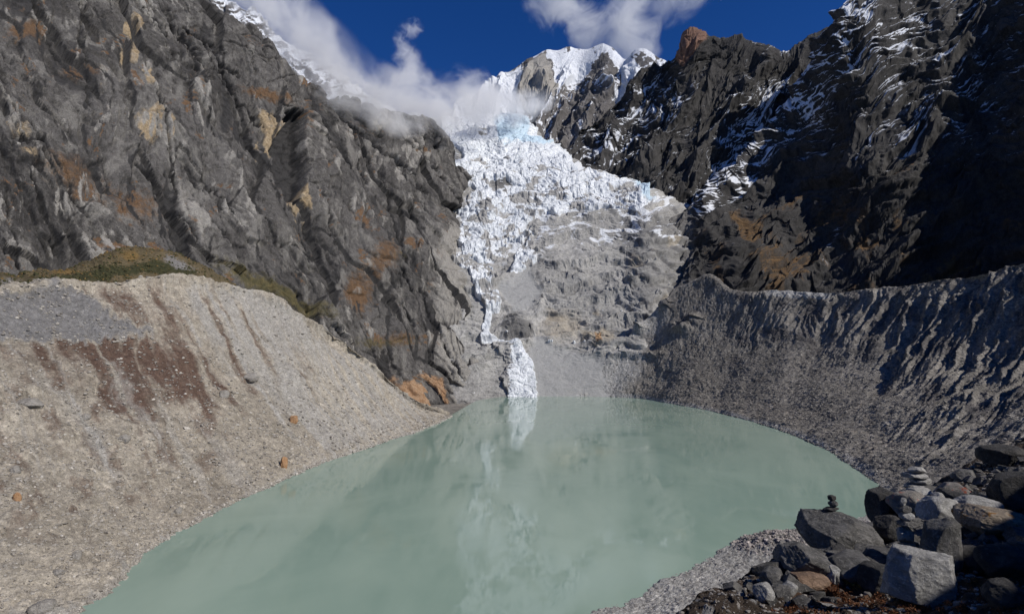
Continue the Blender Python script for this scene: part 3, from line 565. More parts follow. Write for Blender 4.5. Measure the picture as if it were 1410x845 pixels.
# --- far right ridge with the red tower
tA = [P(*a) for a in [(800, 175, 2050), (850, 130, 2100), (890, 92, 2120), (922, 80, 2090), (934, 56, 2060), (944, 41, 2030), (966, 42, 2000), (984, 53, 2000), (1010, 48, 1980), (1045, 58, 1950), (1075, 70, 1930), (1100, 60, 1950), (1135, 42, 1950), (1250, 0, 1950)]]
bA = [P(*a) for a in [(740, 215, 1850), (770, 225, 1820), (800, 240, 1780), (830, 248, 1720), (850, 258, 1680), (870, 268, 1640), (890, 278, 1600), (905, 285, 1580), (920, 290, 1560), (940, 300, 1540), (970, 305, 1520), (1010, 305, 1520), (1060, 305, 1520), (1180, 300, 1500)]]
rA = [lerp_rows(bA, tA, -.2), bA]
for t_, bu in ((.3, -20), (.6, -40), (.85, -20)): rA.append([q + np.array([0, 0, bu]) for q in lerp_rows(bA, tA, t_)])
rA += [tA, [q + np.array([20, 60, -20]) for q in tA], [q + np.array([60, 250, -250]) for q in tA]]
def build_far_right():
    G = loft(rA, 800, 600); N = gnormal(G); px, py = proj(G)
    wx = px + 12 * fbm(px / 60, py / 60, 4, 32); wy = py + 12 * fbm(px / 60, py / 60, 4, 33)
    a, b = rot(wx, wy, -62); d = 60 * (ridged(a / 200, b / 46, 5, 35, .5) - .45)
    a2, b2 = rot(wx, wy, -40); h, c = facets(a2 / 40, b2 / 14, 36); d = d + 7 * h + 16 * sheets(a2 / 70, b2 / 16, 34, 4, .12, 2); h, c = facets(a2 / 15, b2 / 7, 37, 1.3); d = d + 6 * h + 2 * fbm(px / 9, py / 9, 4, 38)
    e = .12 + .88 * sst(0, 22, py - (44 + .25 * np.abs(px - 960)))
    G2 = G + N * (d * (.25 + .75 * e))[..., None]; nz = slopeup(G2); f1 = fbm(px / 40, py / 40, 5, 40); f2 = .6 * fbm(a2 / 22, b2 / 7, 5, 41) + .7 * fbm(a / 10, b / 3.5, 4, 42)
    bias = .9 * stroke(wx, wy, [(1085, 112), (1050, 130), (1005, 155), (998, 195)], 16) + .8 * stroke(wx, wy, [(1060, 140), (1010, 200), (960, 270)], 12) + .8 * blob(wx, wy, 1078, 68, 14, 5) + .7 * stroke(wx, wy, [(925, 85), (935, 72)], 5) + .55 * stroke(wx, wy, [(900, 100), (870, 150), (830, 200)], 20) + .6 * blob(wx, wy, 930, 150, 20, 40)
    snow = 1.15 * bias * sst(-.7, .3, f2 + 1.2 * (nz - .6)) + .85 * sst(.15, .9, f2 + 1.2 * (nz - .5)) * (.45 + .55 * sst(950, 880, px))
    red = polymask(px + 3 * f2, py + 3 * f1, [(925, 80), (930, 52), (940, 38), (975, 36), (972, 56), (955, 72), (940, 84)], 4)
    return gridmesh('mountain', G2, M_dark, [snow * (1 - red), 0 * px, .3 * sst(.2, .8, f2), red])
tag(build_far_right(), kind='structure')

# --- the snow peak at the head of the valley
tP = [P(*a) for a in [(500, 230, 2350), (560, 190, 2450), (610, 158, 2500), (650, 130, 2560), (685, 108, 2620), (710, 92, 2680), (738, 78, 2720), (751, 71, 2740), (765, 72, 2740), (782, 66, 2760), (796, 70, 2760), (808, 70, 2740), (826, 63, 2700), (843, 68, 2640), (860, 84, 2600), (874, 72, 2540), (890, 72, 2500), (915, 86, 2460), (960, 96, 2400), (1020, 110, 2350)]]
bP = [P(480 + 24 * i, 262 + (0 if i < 9 else 3 * (i - 9)), 1930 - 6 * i) for i in range(20)]
rP = [lerp_rows(bP, tP, -.2), bP]
for t_, bu in ((.3, -50), (.55, -90), (.8, -60)): rP.append([q + np.array([0, 0, bu]) for q in lerp_rows(bP, tP, t_)])
rP += [tP, [q + np.array([10, 60, -25]) for q in tP], [q + np.array([20, 300, -300]) for q in tP]]
def build_peak():
    G = loft(rP, 900, 620); N = gnormal(G); px, py = proj(G)
    wx = px + 10 * fbm(px / 50, py / 50, 4, 52); wy = py + 10 * fbm(px / 50, py / 50, 4, 53)
    a, b = rot(wx, wy, -66); d = 75 * (ridged(a / 130, b / 36, 5, 55, .5) - .45)
    h, c = facets(wx / 20, wy / 12, 56); d = d + 8 * h + 14 * sheets(a / 50, b / 14, 58, 4, .12, 2) + 3 * fbm(px / 5, py / 5, 4, 59)
    d = d + 40 * blob(px, py, 830, 150, 26, 60, 20) + 30 * blob(px, py, 742, 112, 18, 34)
    crest = sst(0, 30, py - 80)
    G2 = G + N * (d * (.12 + .88 * crest))[..., None]; nz = slopeup(G2); f1 = fbm(px / 30, py / 30, 5, 60); f2 = .6 * fbm(a / 26, b / 8, 5, 61) + .6 * fbm(px / 7, py / 5, 4, 62)
    slab = polymask(px + 4 * f2, py + 4 * f1, [(722, 92), (750, 72), (760, 100), (768, 122), (752, 150), (712, 148), (716, 115)], 4)
    white = polymask(wx, wy, [(600, 150), (700, 98), (722, 90), (712, 130), (715, 150), (690, 190), (600, 200)], 8) + polymask(wx, wy, [(748, 68), (815, 70), (815, 84), (795, 100), (770, 126), (758, 96)], 6) + .9 * stroke(wx, wy, [(835, 62), (862, 92), (880, 110)], 7) + .9 * stroke(wx, wy, [(800, 95), (770, 125), (745, 160)], 7)
    white = white + .9 * stroke(wx, wy, [(865, 95), (858, 130), (880, 145)], 10) + .9 * blob(wx, wy, 882, 73, 16, 5) + .7 * stroke(wx, wy, [(830, 118), (870, 140), (868, 180)], 7)
    dark = .8 * polymask(wx, wy, [(812, 80), (836, 72), (856, 100), (840, 112), (812, 108)], 6) + .9 * polymask(wx, wy, [(800, 125), (835, 120), (850, 160), (842, 215), (800, 230), (770, 210), (770, 170)], 12)
    snow = white + .9 * sst(-.35, .45, f2 + 1.0 * (nz - .5)) - .8 * dark * sst(-.9, .6, f1 + .2) - slab * 1.2
    return gridmesh('mountain', G2, M_peak, [snow, slab, 0 * px, 0 * px])
tag(build_peak(), kind='structure')

# --- snowy ridge behind the left cliff, in cloud
tL = [P(*a) for a in [(0, -260, 1900), (150, -130, 1950), (240, -60, 2000), (295, -18, 2000), (330, 10, 2000), (347, 8, 2020), (372, 36, 2040), (392, 56, 2080), (440, 80, 2150), (490, 120, 2250), (545, 150, 2350), (620, 172, 2450), (700, 200, 2500)]]
bL = [P(-60 + 58 * i, 220 + 4 * i, 1450 + 35 * i) for i in range(13)]
rL = [bL] + [lerp_rows(bL, tL, t_) for t_ in (.35, .7)] + [tL, [q + np.array([0, 80, -30]) for q in tL], [q + np.array([0, 300, -300]) for q in tL]]
def build_left_back():
    G = loft(rL, 600, 320); N = gnormal(G); px, py = proj(G)
    a, b = rot(px, py, 55); d = 50 * (ridged(a / 150, b / 40, 5, 71) - .4); h, c = facets(px / 18, py / 12, 72); d = d + 14 * h; h, c = facets(px / 7, py / 6, 73); d = d + 5 * h
    G2 = G + N * (d * .7)[..., None]; nz = slopeup(G2); f = fbm(px / 16, py / 10, 5, 75)
    return gridmesh('mountain', G2, M_peak, [.75 + .5 * f + .8 * (nz - .6), 0 * px, 0 * px, 0 * px])
tag(build_left_back(), kind='structure')

# --- near shore, and the hill the camera stands on
nb = [(1260, 700), (1212, 704), (1150, 722), (1085, 736), (1010, 752), (950, 780), (880, 815), (800, 848), (650, 900), (400, 960), (0, 1000), (-400, 1120)]
s0 = [Wt(*a) for a in nb]
hill = [np.array([x, 14. + .6 * abs(x - 8), 72.]) for x in (60, 50, 40, 33, 27, 21, 16, 10, 2, -8, -25, -60)]
def bl(t, z): return [np.array([a[0] * (1 - t) + b[0] * t, a[1] * (1 - t) + b[1] * t, z]) for a, b in zip(s0, hill)]
def build_shore():
    G = loft([bl(-.08, -5), bl(0, -.1), bl(.1, 1.6), bl(.25, 4), bl(.45, 11), bl(.7, 34), bl(.9, 58), bl(1, 70)], 620, 620); px, py = proj(G); x, y = G[..., 0], G[..., 1]
    d = .45 * fbm(x / 5, y / 5, 5, 1) + .9 * fbm(x / 22, y / 22, 3, 2) * sst(230, 200, y) + .25 * fbm(x / 1.2, y / 1.2, 4, 3)
    h, c = facets(x / 3, y / 3, 4); h2, _ = facets(x / 1.3, y / 1.3, 6); mound = blob(px, py, 1062, 752, 46, 14) + .6 * blob(px, py, 1150, 735, 60, 8)
    d = d + mound * (4 + 1.6 * h + .9 * h2) + .25 * h2
    G2 = G.copy(); G2[..., 2] += d; cap = 80 - .52 * y - 3; k = sst(790, 700, px); G2[..., 2] = np.where(G2[..., 2] > cap, G2[..., 2] * (1 - k) + cap * k, G2[..., 2])
    return gridmesh('beach', G2, M_beach, [mound + .4 * sst(0, .6, fbm(x / 14, y / 14, 4, 7)), 0 * px, 0 * px]), G2, px, py
o, GS_, pxS, pyS = build_shore(); tag(o, kind='structure')

fc = [P(*a) for a in [(0, 1150, 8), (400, 1050, 8.5), (750, 930, 9.5), (930, 856, 10.5), (990, 815, 12), (1060, 785, 13.5), (1130, 765, 15), (1190, 735, 17), (1235, 705, 19.5), (1290, 672, 23), (1350, 634, 26), (1420, 598, 28), (1560, 515, 29), (1900, 280, 28)]]
fn = [np.array([-9 + 1.9 * i, 1.2, 78.3 + [0, 0, 0, 0, 0, 0, 0, 0, 0, .3, 1.0, 2.6, 5., 8.][i]]) for i in range(14)]  # right end raised out of frame, added to shade the near slope
fr = [[q + np.array([0, -8, .3]) for q in fn], fn]
for t_, sg in ((.35, -.35), (.65, -.45), (.85, -.1)): fr.append([q + np.array([0, 0, sg]) for q in lerp_rows(fn, fc, t_)])
fr += [fc, [q + np.array([.4, 2, -1.6]) for q in fc], [q + np.array([1, 9, -11]) for q in fc], [q + np.array([1, 30, -36]) for q in fc]]
def build_fore():
    G = loft(fr, 800, 700); N = gnormal(G); px, py = proj(G); x, y = G[..., 0], G[..., 1]
    h, c = facets(x / .9, y / .9, 5); h2, c2 = facets(x / .3, y / .3, 6)
    d = .22 * fbm(x / 3, y / 3, 4, 1) + .12 * h + .05 * h2 + .03 * fbm(x / .15, y / .15, 4, 2)
    G2 = G.copy(); G2[..., 2] += d
    f = fbm(x / .8, y / .8, 5, 9)
    rust = .8 * blob(px, py, 1150, 822, 90, 18, 12) + .7 * blob(px, py, 1350, 800, 70, 30) + .6 * blob(px, py, 1200, 790, 60, 18) + .35 * f
    st = sst(.1, .6, fbm(x / .5 + 7, y / .5, 5, 11)) * .7
    return gridmesh('ground', G2, M_fore, [rust, st, 0 * px]), G2, px, py
o, GF, pxF, pyF = build_fore(); tag(o, kind='structure')
GFlat = GF.reshape(-1, 3); _pf = proj(GFlat); _hf = (np.arange(len(GFlat)) // 800) < 440       # only the side facing the camera
def pick(px, py):
    q = (_pf[0] - px) ** 2 + (_pf[1] - py) ** 2 + np.where(_hf, 0, 1e9); return GFlat[np.argmin(q)].copy()

# --- lake
def build_lake():
    xs = np.linspace(-420, 520, 60); ys = np.linspace(60, 1010, 60)
    poly = [Wt(*a)[:2] for a in [(-900, 1250), (-500, 1120), (-150, 990), (105, 850), (185, 772), (290, 710), (395, 656), (480, 626), (535, 607), (585, 591), (622, 573), (660, 551), (700, 545), (790, 543.5), (815, 544), (845, 545), (885, 547), (925, 553), (975, 562), (1045, 579), (1110, 601), (1165, 630), (1215, 662), (1240, 700), (1212, 712), (1150, 730), (1085, 745), (1010, 765), (950, 795), (880, 835), (800, 870), (650, 930), (400, 1000), (0, 1080), (-400, 1260)]]
    c = np.mean(poly, axis=0); bm = bmesh.new(); vs = []
    n = len(poly)
    for i, q in enumerate(poly):
        a, b = poly[i - 1], poly[(i + 1) % n]; t = np.array(b) - np.array(a); t /= np.linalg.norm(t) + 1e-9; nn = np.array([-t[1], t[0]])   # clockwise outline: outward is left of travel
        vs.append(bm.verts.new((q[0] + nn[0] * 4, q[1] + nn[1] * 4, 0)))
    f = bm.faces.new(vs); bmesh.ops.triangulate(bm, faces=[f]); bmesh.ops.recalc_face_normals(bm, faces=bm.faces[:])
    if bm.faces[:][0].normal.z < 0: bmesh.ops.reverse_faces(bm, faces=bm.faces[:])
    me = bpy.data.meshes.new('lake'); bm.to_mesh(me); bm.free(); me.materials.append(M_lake); o = bpy.data.objects.new('lake', me); COL.objects.link(o); return o
tag(build_lake(), kind='structure')
bm = bmesh.new(); bmesh.ops.create_grid(bm, x_segments=1, y_segments=1, size=12000); me = bpy.data.meshes.new('terrain'); bm.to_mesh(me); bm.free(); me.materials.append(M_moraR)
o = bpy.data.objects.new('terrain', me); o.location = (0, 0, -9); COL.objects.link(o); tag(o, kind='structure')

# ------------------------------------------------------------------ stones
def ico(sub):
    bm = bmesh.new(); bmesh.ops.create_icosphere(bm, subdivisions=sub, radius=1); V = np.array([v.co[:] for v in bm.verts]); Fc = np.array([[v.index for v in f.verts] for f in bm.faces]); bm.free(); return V, Fc
ICO = {k: ico(k) for k in (1, 2, 5, 6)}
def rock_shape(V, seed, cuts=14, lo=.52, hi=.84):
    r = np.random.RandomState(seed); Q, _ = np.linalg.qr(r.normal(size=(3, 3))); ax = np.concatenate([Q, -Q]) + r.normal(size=(6, 3)) * .16
    ex = r.normal(size=(max(2, cuts - 6), 3)); n = np.concatenate([ax, ex]); n /= np.linalg.norm(n, axis=1, keepdims=True)
    dd = np.concatenate([r.uniform(lo, lo + .14, 6), r.uniform(lo + .1, hi, len(ex))])
    q = V @ n.T; rr = np.where(q > .05, dd / np.maximum(q, .05), 9).min(axis=1); rr = np.minimum(rr, 1.15); return V * rr[:, None]
def noise3(V, f, seed, o=4):
    return (fbm(V[:, 0] * f + 3.1, V[:, 1] * f + V[:, 2] * f * .37, o, seed) + fbm(V[:, 1] * f - 5, V[:, 2] * f + V[:, 0] * f * .41, o, seed + 20) + fbm(V[:, 2] * f + 9, V[:, 0] * f - V[:, 1] * f * .33, o, seed + 40)) / 3
def stone_mesh(name, dims, mat, seed, sub=5, blocky=0., parent=None, cuts=11, rough=.05):
    V, Fc = ICO[sub]; V = V.copy()
    if blocky > 0:
        m = np.abs(V).max(axis=1, keepdims=True); V = V * (1 - blocky) + (V / m) * .78 * blocky
        L = np.linalg.norm(V, axis=1, keepdims=True)
        D = V / L; Vr = rock_shape(D, seed, cuts, .7, .9); V = np.where(np.linalg.norm(Vr, axis=1, keepdims=True) < L, Vr, V)
    else: V = rock_shape(V, seed, cuts)
    V = V * (1 + rough * 1.3 * noise3(V, 1.6, seed)[:, None] + rough * .8 * noise3(V, 5, seed + 3)[:, None] + rough * .45 * (ridged(V[:, 0] * 5 + V[:, 2] * 3, V[:, 1] * 5 - V[:, 2] * 4, 3, seed) - .5)[:, None] + rough * .4 * noise3(V, 14, seed + 5)[:, None])
    V = V - (V.max(0) + V.min(0)) / 2; V = V / (V.max(0) - V.min(0)) * np.array(dims)
    return mesh_np(name, V, Fc, mat, None, True, parent)
def boulder(px, py, wpx, hpx, mat, label, seed, rz=0, tilt=(0, 0), blocky=.3, depth=.9, sink=.18, group=None, cuts=11, at=None, rough=.05):
    g = pick(px, py) if at is None else at; s = g[1] / F * math.hypot(1, (px - CX) / F)
    w, h = wpx * s, hpx * s / (1 - sink)
    o = stone_mesh('boulder', (w, w * depth, h), mat, seed, 5 if wpx < 60 else 6, blocky, cuts=cuts, rough=rough)
    o.location = (g[0], g[1] + w * depth * .3, g[2] + h * (.5 - sink)); o.rotation_euler = (R(tilt[0]), R(tilt[1]), R(rz)); tag(o, label, 'boulder', group); return o

B = []
def bo(*a, **k): o = boulder(*a, **k); B.append(o); return o
big = bo(1170, 772, 84, 48, M_bA, 'large angular grey boulder carrying the small dark cairn beside the lake', 3, rz=12, tilt=(0, 12), blocky=.45, cuts=12)
front = bo(1284, 832, 76, 52, M_bB, 'pale blocky square boulder in front of the tall cairn', 12, rz=-12, tilt=(-8, 8), blocky=.85, sink=.14, cuts=10, depth=.7)
bo(1124, 799, 70, 32, M_bA, 'long grey slab boulder tilted down to the right at the heap\'s left end', 21, rz=5, tilt=(0, 26), blocky=.5)
bo(1308, 795, 38, 62, M_bA, 'tall upright grey boulder right of the tall cairn', 28, rz=20, tilt=(0, 16), blocky=.5, sink=.1)
bo(1184, 798, 52, 24, M_bA, 'flat grey slab lying under the large angular boulder', 33, rz=3, blocky=.75, cuts=8)
bo(1222, 716, 32, 34, M_bC, 'dark rounded boulder at the left edge of the upper heap by the water', 40, blocky=.1, cuts=14)
bo(1262, 712, 44, 26, M_bR, 'boulder with a bright red lichen patch on its top', 47, blocky=.4)
bo(1303, 724, 42, 30, M_bB, 'pale pointed boulder just right of the red lichened boulder', 52, rz=25, blocky=.2, tilt=(0, -8))
bo(1356, 712, 40, 19, M_bB, 'pale grey low boulder on the slope right of the pale pointed one', 58, rz=-5, blocky=.6, tilt=(0, 6))
bo(1392, 738, 64, 24, M_bO, 'broad flat slab streaked with orange lichen at the right edge', 65, rz=-10, blocky=.7, tilt=(0, 4), cuts=10)
bo(1414, 700, 46, 34, M_bC, 'big dark boulder in shade above the orange lichened slab', 71, blocky=.4)
bo(1152, 806, 22, 22, M_bB, 'small pale pyramid shaped stone below the end of the long slab', 77, blocky=.1)
bo(1222, 816, 46, 28, M_bC, 'dark low boulder between the flat slab and the pale blocky boulder', 83, blocky=.6)
bo(1236, 745, 34, 26, M_bC, 'dark boulder above and left of the tall cairn', 90, blocky=.4)
bo(1322, 690, 34, 18, M_bR, 'small boulder with orange red top behind the pale pointed boulder', 95, blocky=.3)
bo(1345, 700, 46, 12, M_bC, 'thin dark slab tipped down to the right on the upper slope', 99, blocky=.7, tilt=(0, 15))
bo(1272, 690, 26, 14, M_bB, 'small whitish stone below the layered pale cairn', 104, blocky=.3)
bo(1348, 792, 40, 26, M_bC, 'dark boulder in shade right of the tall upright boulder', 110, blocky=.4)
bo(1396, 795, 46, 28, M_bC, 'dark boulder at the right edge below the orange lichened slab', 114, blocky=.4)
bo(1392, 640, 40, 18, M_bC, 'dark outcrop boulder on the skyline of the near slope at right', 118, blocky=.3)
bo(1335, 664, 26, 12, M_bA, 'grey boulder on the edge of the near slope behind the heap', 122, blocky=.3)
bo(1068, 808, 30, 20, M_bA, 'grey stone low on the left end of the near slope', 126, blocky=.3)
bo(1055, 828, 26, 20, M_bB, 'rounded pale stone near the bottom edge at the left end of the near slope', 131, blocky=.1)
bo(1090, 820, 20, 15, M_bB, 'small pale stone left of the rust coloured plants', 137, blocky=.2)
bo(1120, 812, 40, 16, M_bBr, 'flat tan stone under the long slab boulder', 141, blocky=.6)
bo(1396, 838, 40, 24, M_bC, 'dark stone in the bottom right corner', 146, blocky=.3)
def cairn(label, at, spec, seed, s):
    """spec: (width px, height px, dx px, material); bottom first; s = metres in a pixel"""
    root = bpy.data.objects.new('cairn', None); COL.objects.link(root); root.location = at; root.empty_display_size = .2; tag(root, label, 'cairn', 'stone cairns on the near slope')
    z = 0
    for i, (w, h, dx, mat) in enumerate(spec):
        o = stone_mesh('stone', (w * s, w * s * .8, h * s * 1.12), mat, seed + i * 7, 5, .45, root, cuts=12)
        o.location = (dx * s, random.uniform(-.05, .05) * w * s, z + h * s * .5); z += h * s
        o.rotation_euler = (0, R(random.uniform(-6, 6)), R(random.uniform(0, 360)) if w < 1.6 * h else R(random.uniform(-25, 25)))
def topof(o):
    bpy.context.view_layer.update(); M = o.matrix_world; V = np.array([(M @ v.co)[:] for v in o.data.vertices]); return V
V = topof(big); px_, py_ = proj(V); k = np.abs(px_ - 1150) < 5; q = V[k][np.argmax(V[k][:, 2])]; s = q[1] / F * 1.12
cairn('small cairn of three dark stones on top of the large angular boulder', (q[0], q[1] + .05, q[2] - .03), [(18, 5, -2, M_bC), (11, 8, 1, M_bA), (9, 6, 0, M_bC)], 500, s)
g = pick(1262, 782); s = g[1] / F * 1.2
g = g + np.array([-.35, -.25, .25]); cairn('tall pointed cairn of pale stones on brown slabs behind the blocky boulder', g, [(30, 9, 2, M_bC), (26, 6, 1, M_bBr), (21, 5, 3, M_bO), (17, 16, -1, M_bB), (22, 7, 3, M_bA), (15, 9, 2, M_bB), (13, 7, 0, M_bA), (7, 8, -1, M_bB)], 540, s)
g = pick(1262, 684); s = g[1] / F * 1.2
cairn('layered cairn of pale flat stones at the top of the boulder heap', g, [(34, 8, 2, M_bA), (28, 6, 0, M_bB), (22, 6, 4, M_bB), (26, 6, -3, M_bB), (20, 6, 0, M_bB)], 580, s)
g = pick(1292, 704); s = g[1] / F * 1.2
cairn('tiny cairn of two stones beside the pale pointed boulder', g, [(22, 12, -2, M_bC), (14, 9, 0, M_bB)], 620, s)

def scatter(name, G, n, size, mat, weight, label, cat, seed, flat=.65, lift=.15, sub=1, near=False):
    r = np.random.RandomState(seed); nv, nu = G.shape[:2]; w = np.clip(weight[:-1, :-1], 0, None).ravel(); w = w / w.sum()
    idx = r.choice(len(w), n, p=w); iy, ix = idx // (nu - 1), idx % (nu - 1); fx, fy = r.rand(n, 1), r.rand(n, 1)
    p = G[iy, ix] * (1 - fx) * (1 - fy) + G[iy, ix + 1] * fx * (1 - fy) + G[iy + 1, ix] * (1 - fx) * fy + G[iy + 1, ix + 1] * fx * fy
    s = size(r, n, p); V, Fc = ICO[sub]; nvt = len(V)
    if near: V, Fc = ico(4); nvt = len(V)
    pool = [rock_shape(V * (r.uniform(.7, 1.15, (nvt, 1)) if not near else 1 + .05 * noise3(V, 3, j)[:, None]), seed + 1000 + j, 9 if near else 7) for j in range(24)]
    out = np.empty((n, nvt, 3), np.float32); ch = r.randint(0, 24, n); an = r.uniform(0, 6.28, n); ax = r.uniform(.7, 1.3, (n, 3)); ax[:, 2] *= flat
    for j in range(24):
        m = ch == j; q = pool[j][None] * ax[m][:, None, :] * s[m][:, None, None]
        c, sn = np.cos(an[m])[:, None], np.sin(an[m])[:, None]; x = q[..., 0] * c - q[..., 1] * sn; y = q[..., 0] * sn + q[..., 1] * c
        out[m] = np.stack([x, y, q[..., 2]], -1) + p[m][:, None, :] + np.array([0, 0, 1.]) * (s[m] * lift)[:, None, None]
    Fa = (Fc[None] + (np.arange(n) * nvt)[:, None, None]).reshape(-1, 3)
    o = mesh_np(name, out.reshape(-1, 3), Fa, mat, None, False); tag(o, label, cat, kind='stuff'); return o
pw = lambda lo, hi, k: (lambda r, n, p: lo + (hi - lo) * r.rand(n) ** k)
area = lambda G: np.linalg.norm(np.cross(np.gradient(G, axis=1), np.gradient(G, axis=0)), axis=2)
persp = lambda G: area(G) / (G[..., 1] ** 2)
inv = lambda px, py: ((px > -60) & (px < 1470) & (py < 900)).astype(float)
wz = (GL[..., 2] > -.5).astype(float); fcl = .35 + sst(-.3, .6, fbm(pxL / 30, pyL / 24, 4, 91))
scatter('scree', GL, 26000, lambda r, n, p: (.2 + 1.1 * r.rand(n) ** 6) * np.clip(p[:, 1] / 260, .6, 1.6), M_scrL, persp(GL) * wz * inv(pxL, pyL) * fcl * (.35 + sst(420, 650, pyL) + .6 * (pxL < 210) * (pyL < 470)), 'pale loose stones strewn over the left moraine slope', 'scree', 1)
wz = (GR[..., 2] > -.5).astype(float); fcl = .35 + sst(-.3, .6, fbm(pxR / 30, pyR / 24, 4, 92))
scatter('scree', GR, 30000, lambda r, n, p: (.22 + 1.15 * r.rand(n) ** 6) * np.clip(p[:, 1] / 420, .5, 1.5), M_scrR, persp(GR) * wz * inv(pxR, pyR) * fcl * (.25 + sst(430, 540, pyR)), 'grey and tan stones covering the right moraine slope', 'scree', 2)
wz = ((GS_[..., 2] > -.3)).astype(float); mnd = blob(pxS, pyS, 1062, 752, 50, 15) + .5 * blob(pxS, pyS, 1180, 725, 60, 12)
scatter('rubble', GS_, 16000, lambda r, n, p: .10 + .35 * r.rand(n) ** 5, M_scrB, persp(GS_) * wz * (pxS > 700) * (pxS < 1300) * (pyS < 900) * (1 + 2 * mnd), 'small pale stones of the gravel shore below the near slope', 'gravel', 3)
scatter('rubble', GS_, 1500, lambda r, n, p: .35 + .9 * r.rand(n) ** 3, M_scrB, mnd * wz * (mnd > .3), 'heap of broken tan rocks at the water edge on the near shore', 'rubble', 4)
hf = np.zeros(GF.shape[:2]); hf[:440] = 1
hw = polymask(pxF, pyF, [(1000, 815), (1110, 770), (1200, 730), (1240, 690), (1330, 650), (1420, 620), (1420, 790), (1330, 780), (1240, 790), (1100, 830)], 8)
scatter('rubble', GF, 700, lambda r, n, p: .07 + .30 * r.rand(n) ** 3, M_rub, persp(GF) * hf * hw, 'broken angular grey rocks filling the gaps of the boulder heap', 'rubble', 6, flat=.8, sub=5, near=True)
scatter('rubble', GF, 9000, lambda r, n, p: (.012 + .09 * r.rand(n) ** 5) * np.clip(p[:, 1] / 12, .5, 2), M_scrF, persp(GF) * hf * (pxF > 900) * (pxF < 1500) * (pyF < 900) * (.3 + sst(-.2, .5, fbm(GF[..., 0] / .7, GF[..., 1] / .7, 4, 5))), 'dark small stones between the boulders of the near slope', 'rubble', 5)

wv = ((pxB > -60) & (pxB < 460)) * np.clip(.25 + sst(0, .5, fbm(pxB / 16, pyB / 9, 4, 95)), 0, 2)
scatter('shrubs', GB, 2600, lambda r, n, p: .5 + 1.5 * r.rand(n) ** 2, scree_mat('shrub_dark_green', (.022, .027, .010), (.06, .055, .022)), persp(GB) * wv * (.25 + gB), 'dark green low bushes on the bench above the left moraine', 'shrubs', 7, flat=.8)
scatter('shrubs', GB, 2200, lambda r, n, p: .4 + 1.2 * r.rand(n) ** 2, scree_mat('shrub_ochre', (.075, .05, .02), (.19, .12, .04)), persp(GB) * wv * (.3 + yB), 'ochre and brown autumn bushes on the bench above the left moraine', 'shrubs', 8, flat=.7)
scatter('scree', GL, 2600, lambda r, n, p: (.25 + .9 * r.rand(n) ** 3) * np.clip(p[:, 1] / 260, .6, 1.6), M_scrL, persp(GL) * ((GL[..., 2] > -.5) & (GL[..., 2] < 1.2)) * inv(pxL, pyL), 'pale stones along the left waterline, some in the shallows', 'scree', 9)
scatter('scree', GR, 2600, lambda r, n, p: (.3 + 1.1 * r.rand(n) ** 3) * np.clip(p[:, 1] / 420, .5, 1.5), M_scrR, persp(GR) * ((GR[..., 2] > -.5) & (GR[..., 2] < 1.4)) * inv(pxR, pyR), 'grey stones along the right waterline, some in the shallows', 'scree', 10)
# boulders on the left moraine, each one seen on its own
GLf = GL.reshape(-1, 3); _pl = proj(GLf)
GRf = GR.reshape(-1, 3); _pr = proj(GRf)
def pickon(Gf, pr, px, py): return Gf[np.argmin((pr[0] - px) ** 2 + (pr[1] - py) ** 2)].copy()
for i, (px, py, w, h, mat, lab) in enumerate([
    (345, 521, 26, 9, M_bFar, 'long low grey boulder jutting from the upper left moraine slope'), (309, 545, 15, 9, M_bFar, 'rounded pale boulder downhill from the long low boulder on the left moraine'),
    (41, 558, 30, 10, M_bFar, 'dark edged ledge boulder high at the left frame edge'), (171, 606, 16, 9, M_bFar, 'blocky boulder in the middle of the left moraine'), (404, 580, 13, 9, M_bOr, 'rust brown boulder high on the right part of the left moraine'),
    (390, 642, 12, 15, M_bOr, 'bright orange boulder just above the left shoreline'),     (23, 688, 10, 9, M_bOr, 'small orange boulder near the left frame edge'), (105, 768, 12, 10, M_bFar, 'rounded pale boulder low on the left moraine'), (20, 650, 12, 8, M_bFar, 'pale boulder at the left frame edge above the small orange one'),
    (245, 705, 12, 8, M_bFar, 'pale boulder close to the left shoreline'), (80, 790, 16, 6, M_bFar, 'pale flat boulder low on the left moraine above the broad slab'), (58, 838, 30, 10, M_bFar, 'broad pale slab in the bottom left corner'),
    (118, 395 + 180, 12, 6, M_bFar, 'small dark boulder below the brown band of the left moraine')]):
    g = pickon(GLf, _pl, px, py); s = g[1] / F * math.hypot(1, (px - CX) / F); w *= .8; o = stone_mesh('boulder', (w * s, w * s * .8, h * s * 1.4), mat, 700 + i, 5, .3, rough=.09)
    o.location = (g[0], g[1], g[2] + h * s * .12); o.rotation_euler = (0, R(random.uniform(-8, 8)), R(random.uniform(0, 40))); tag(o, lab, 'boulder')

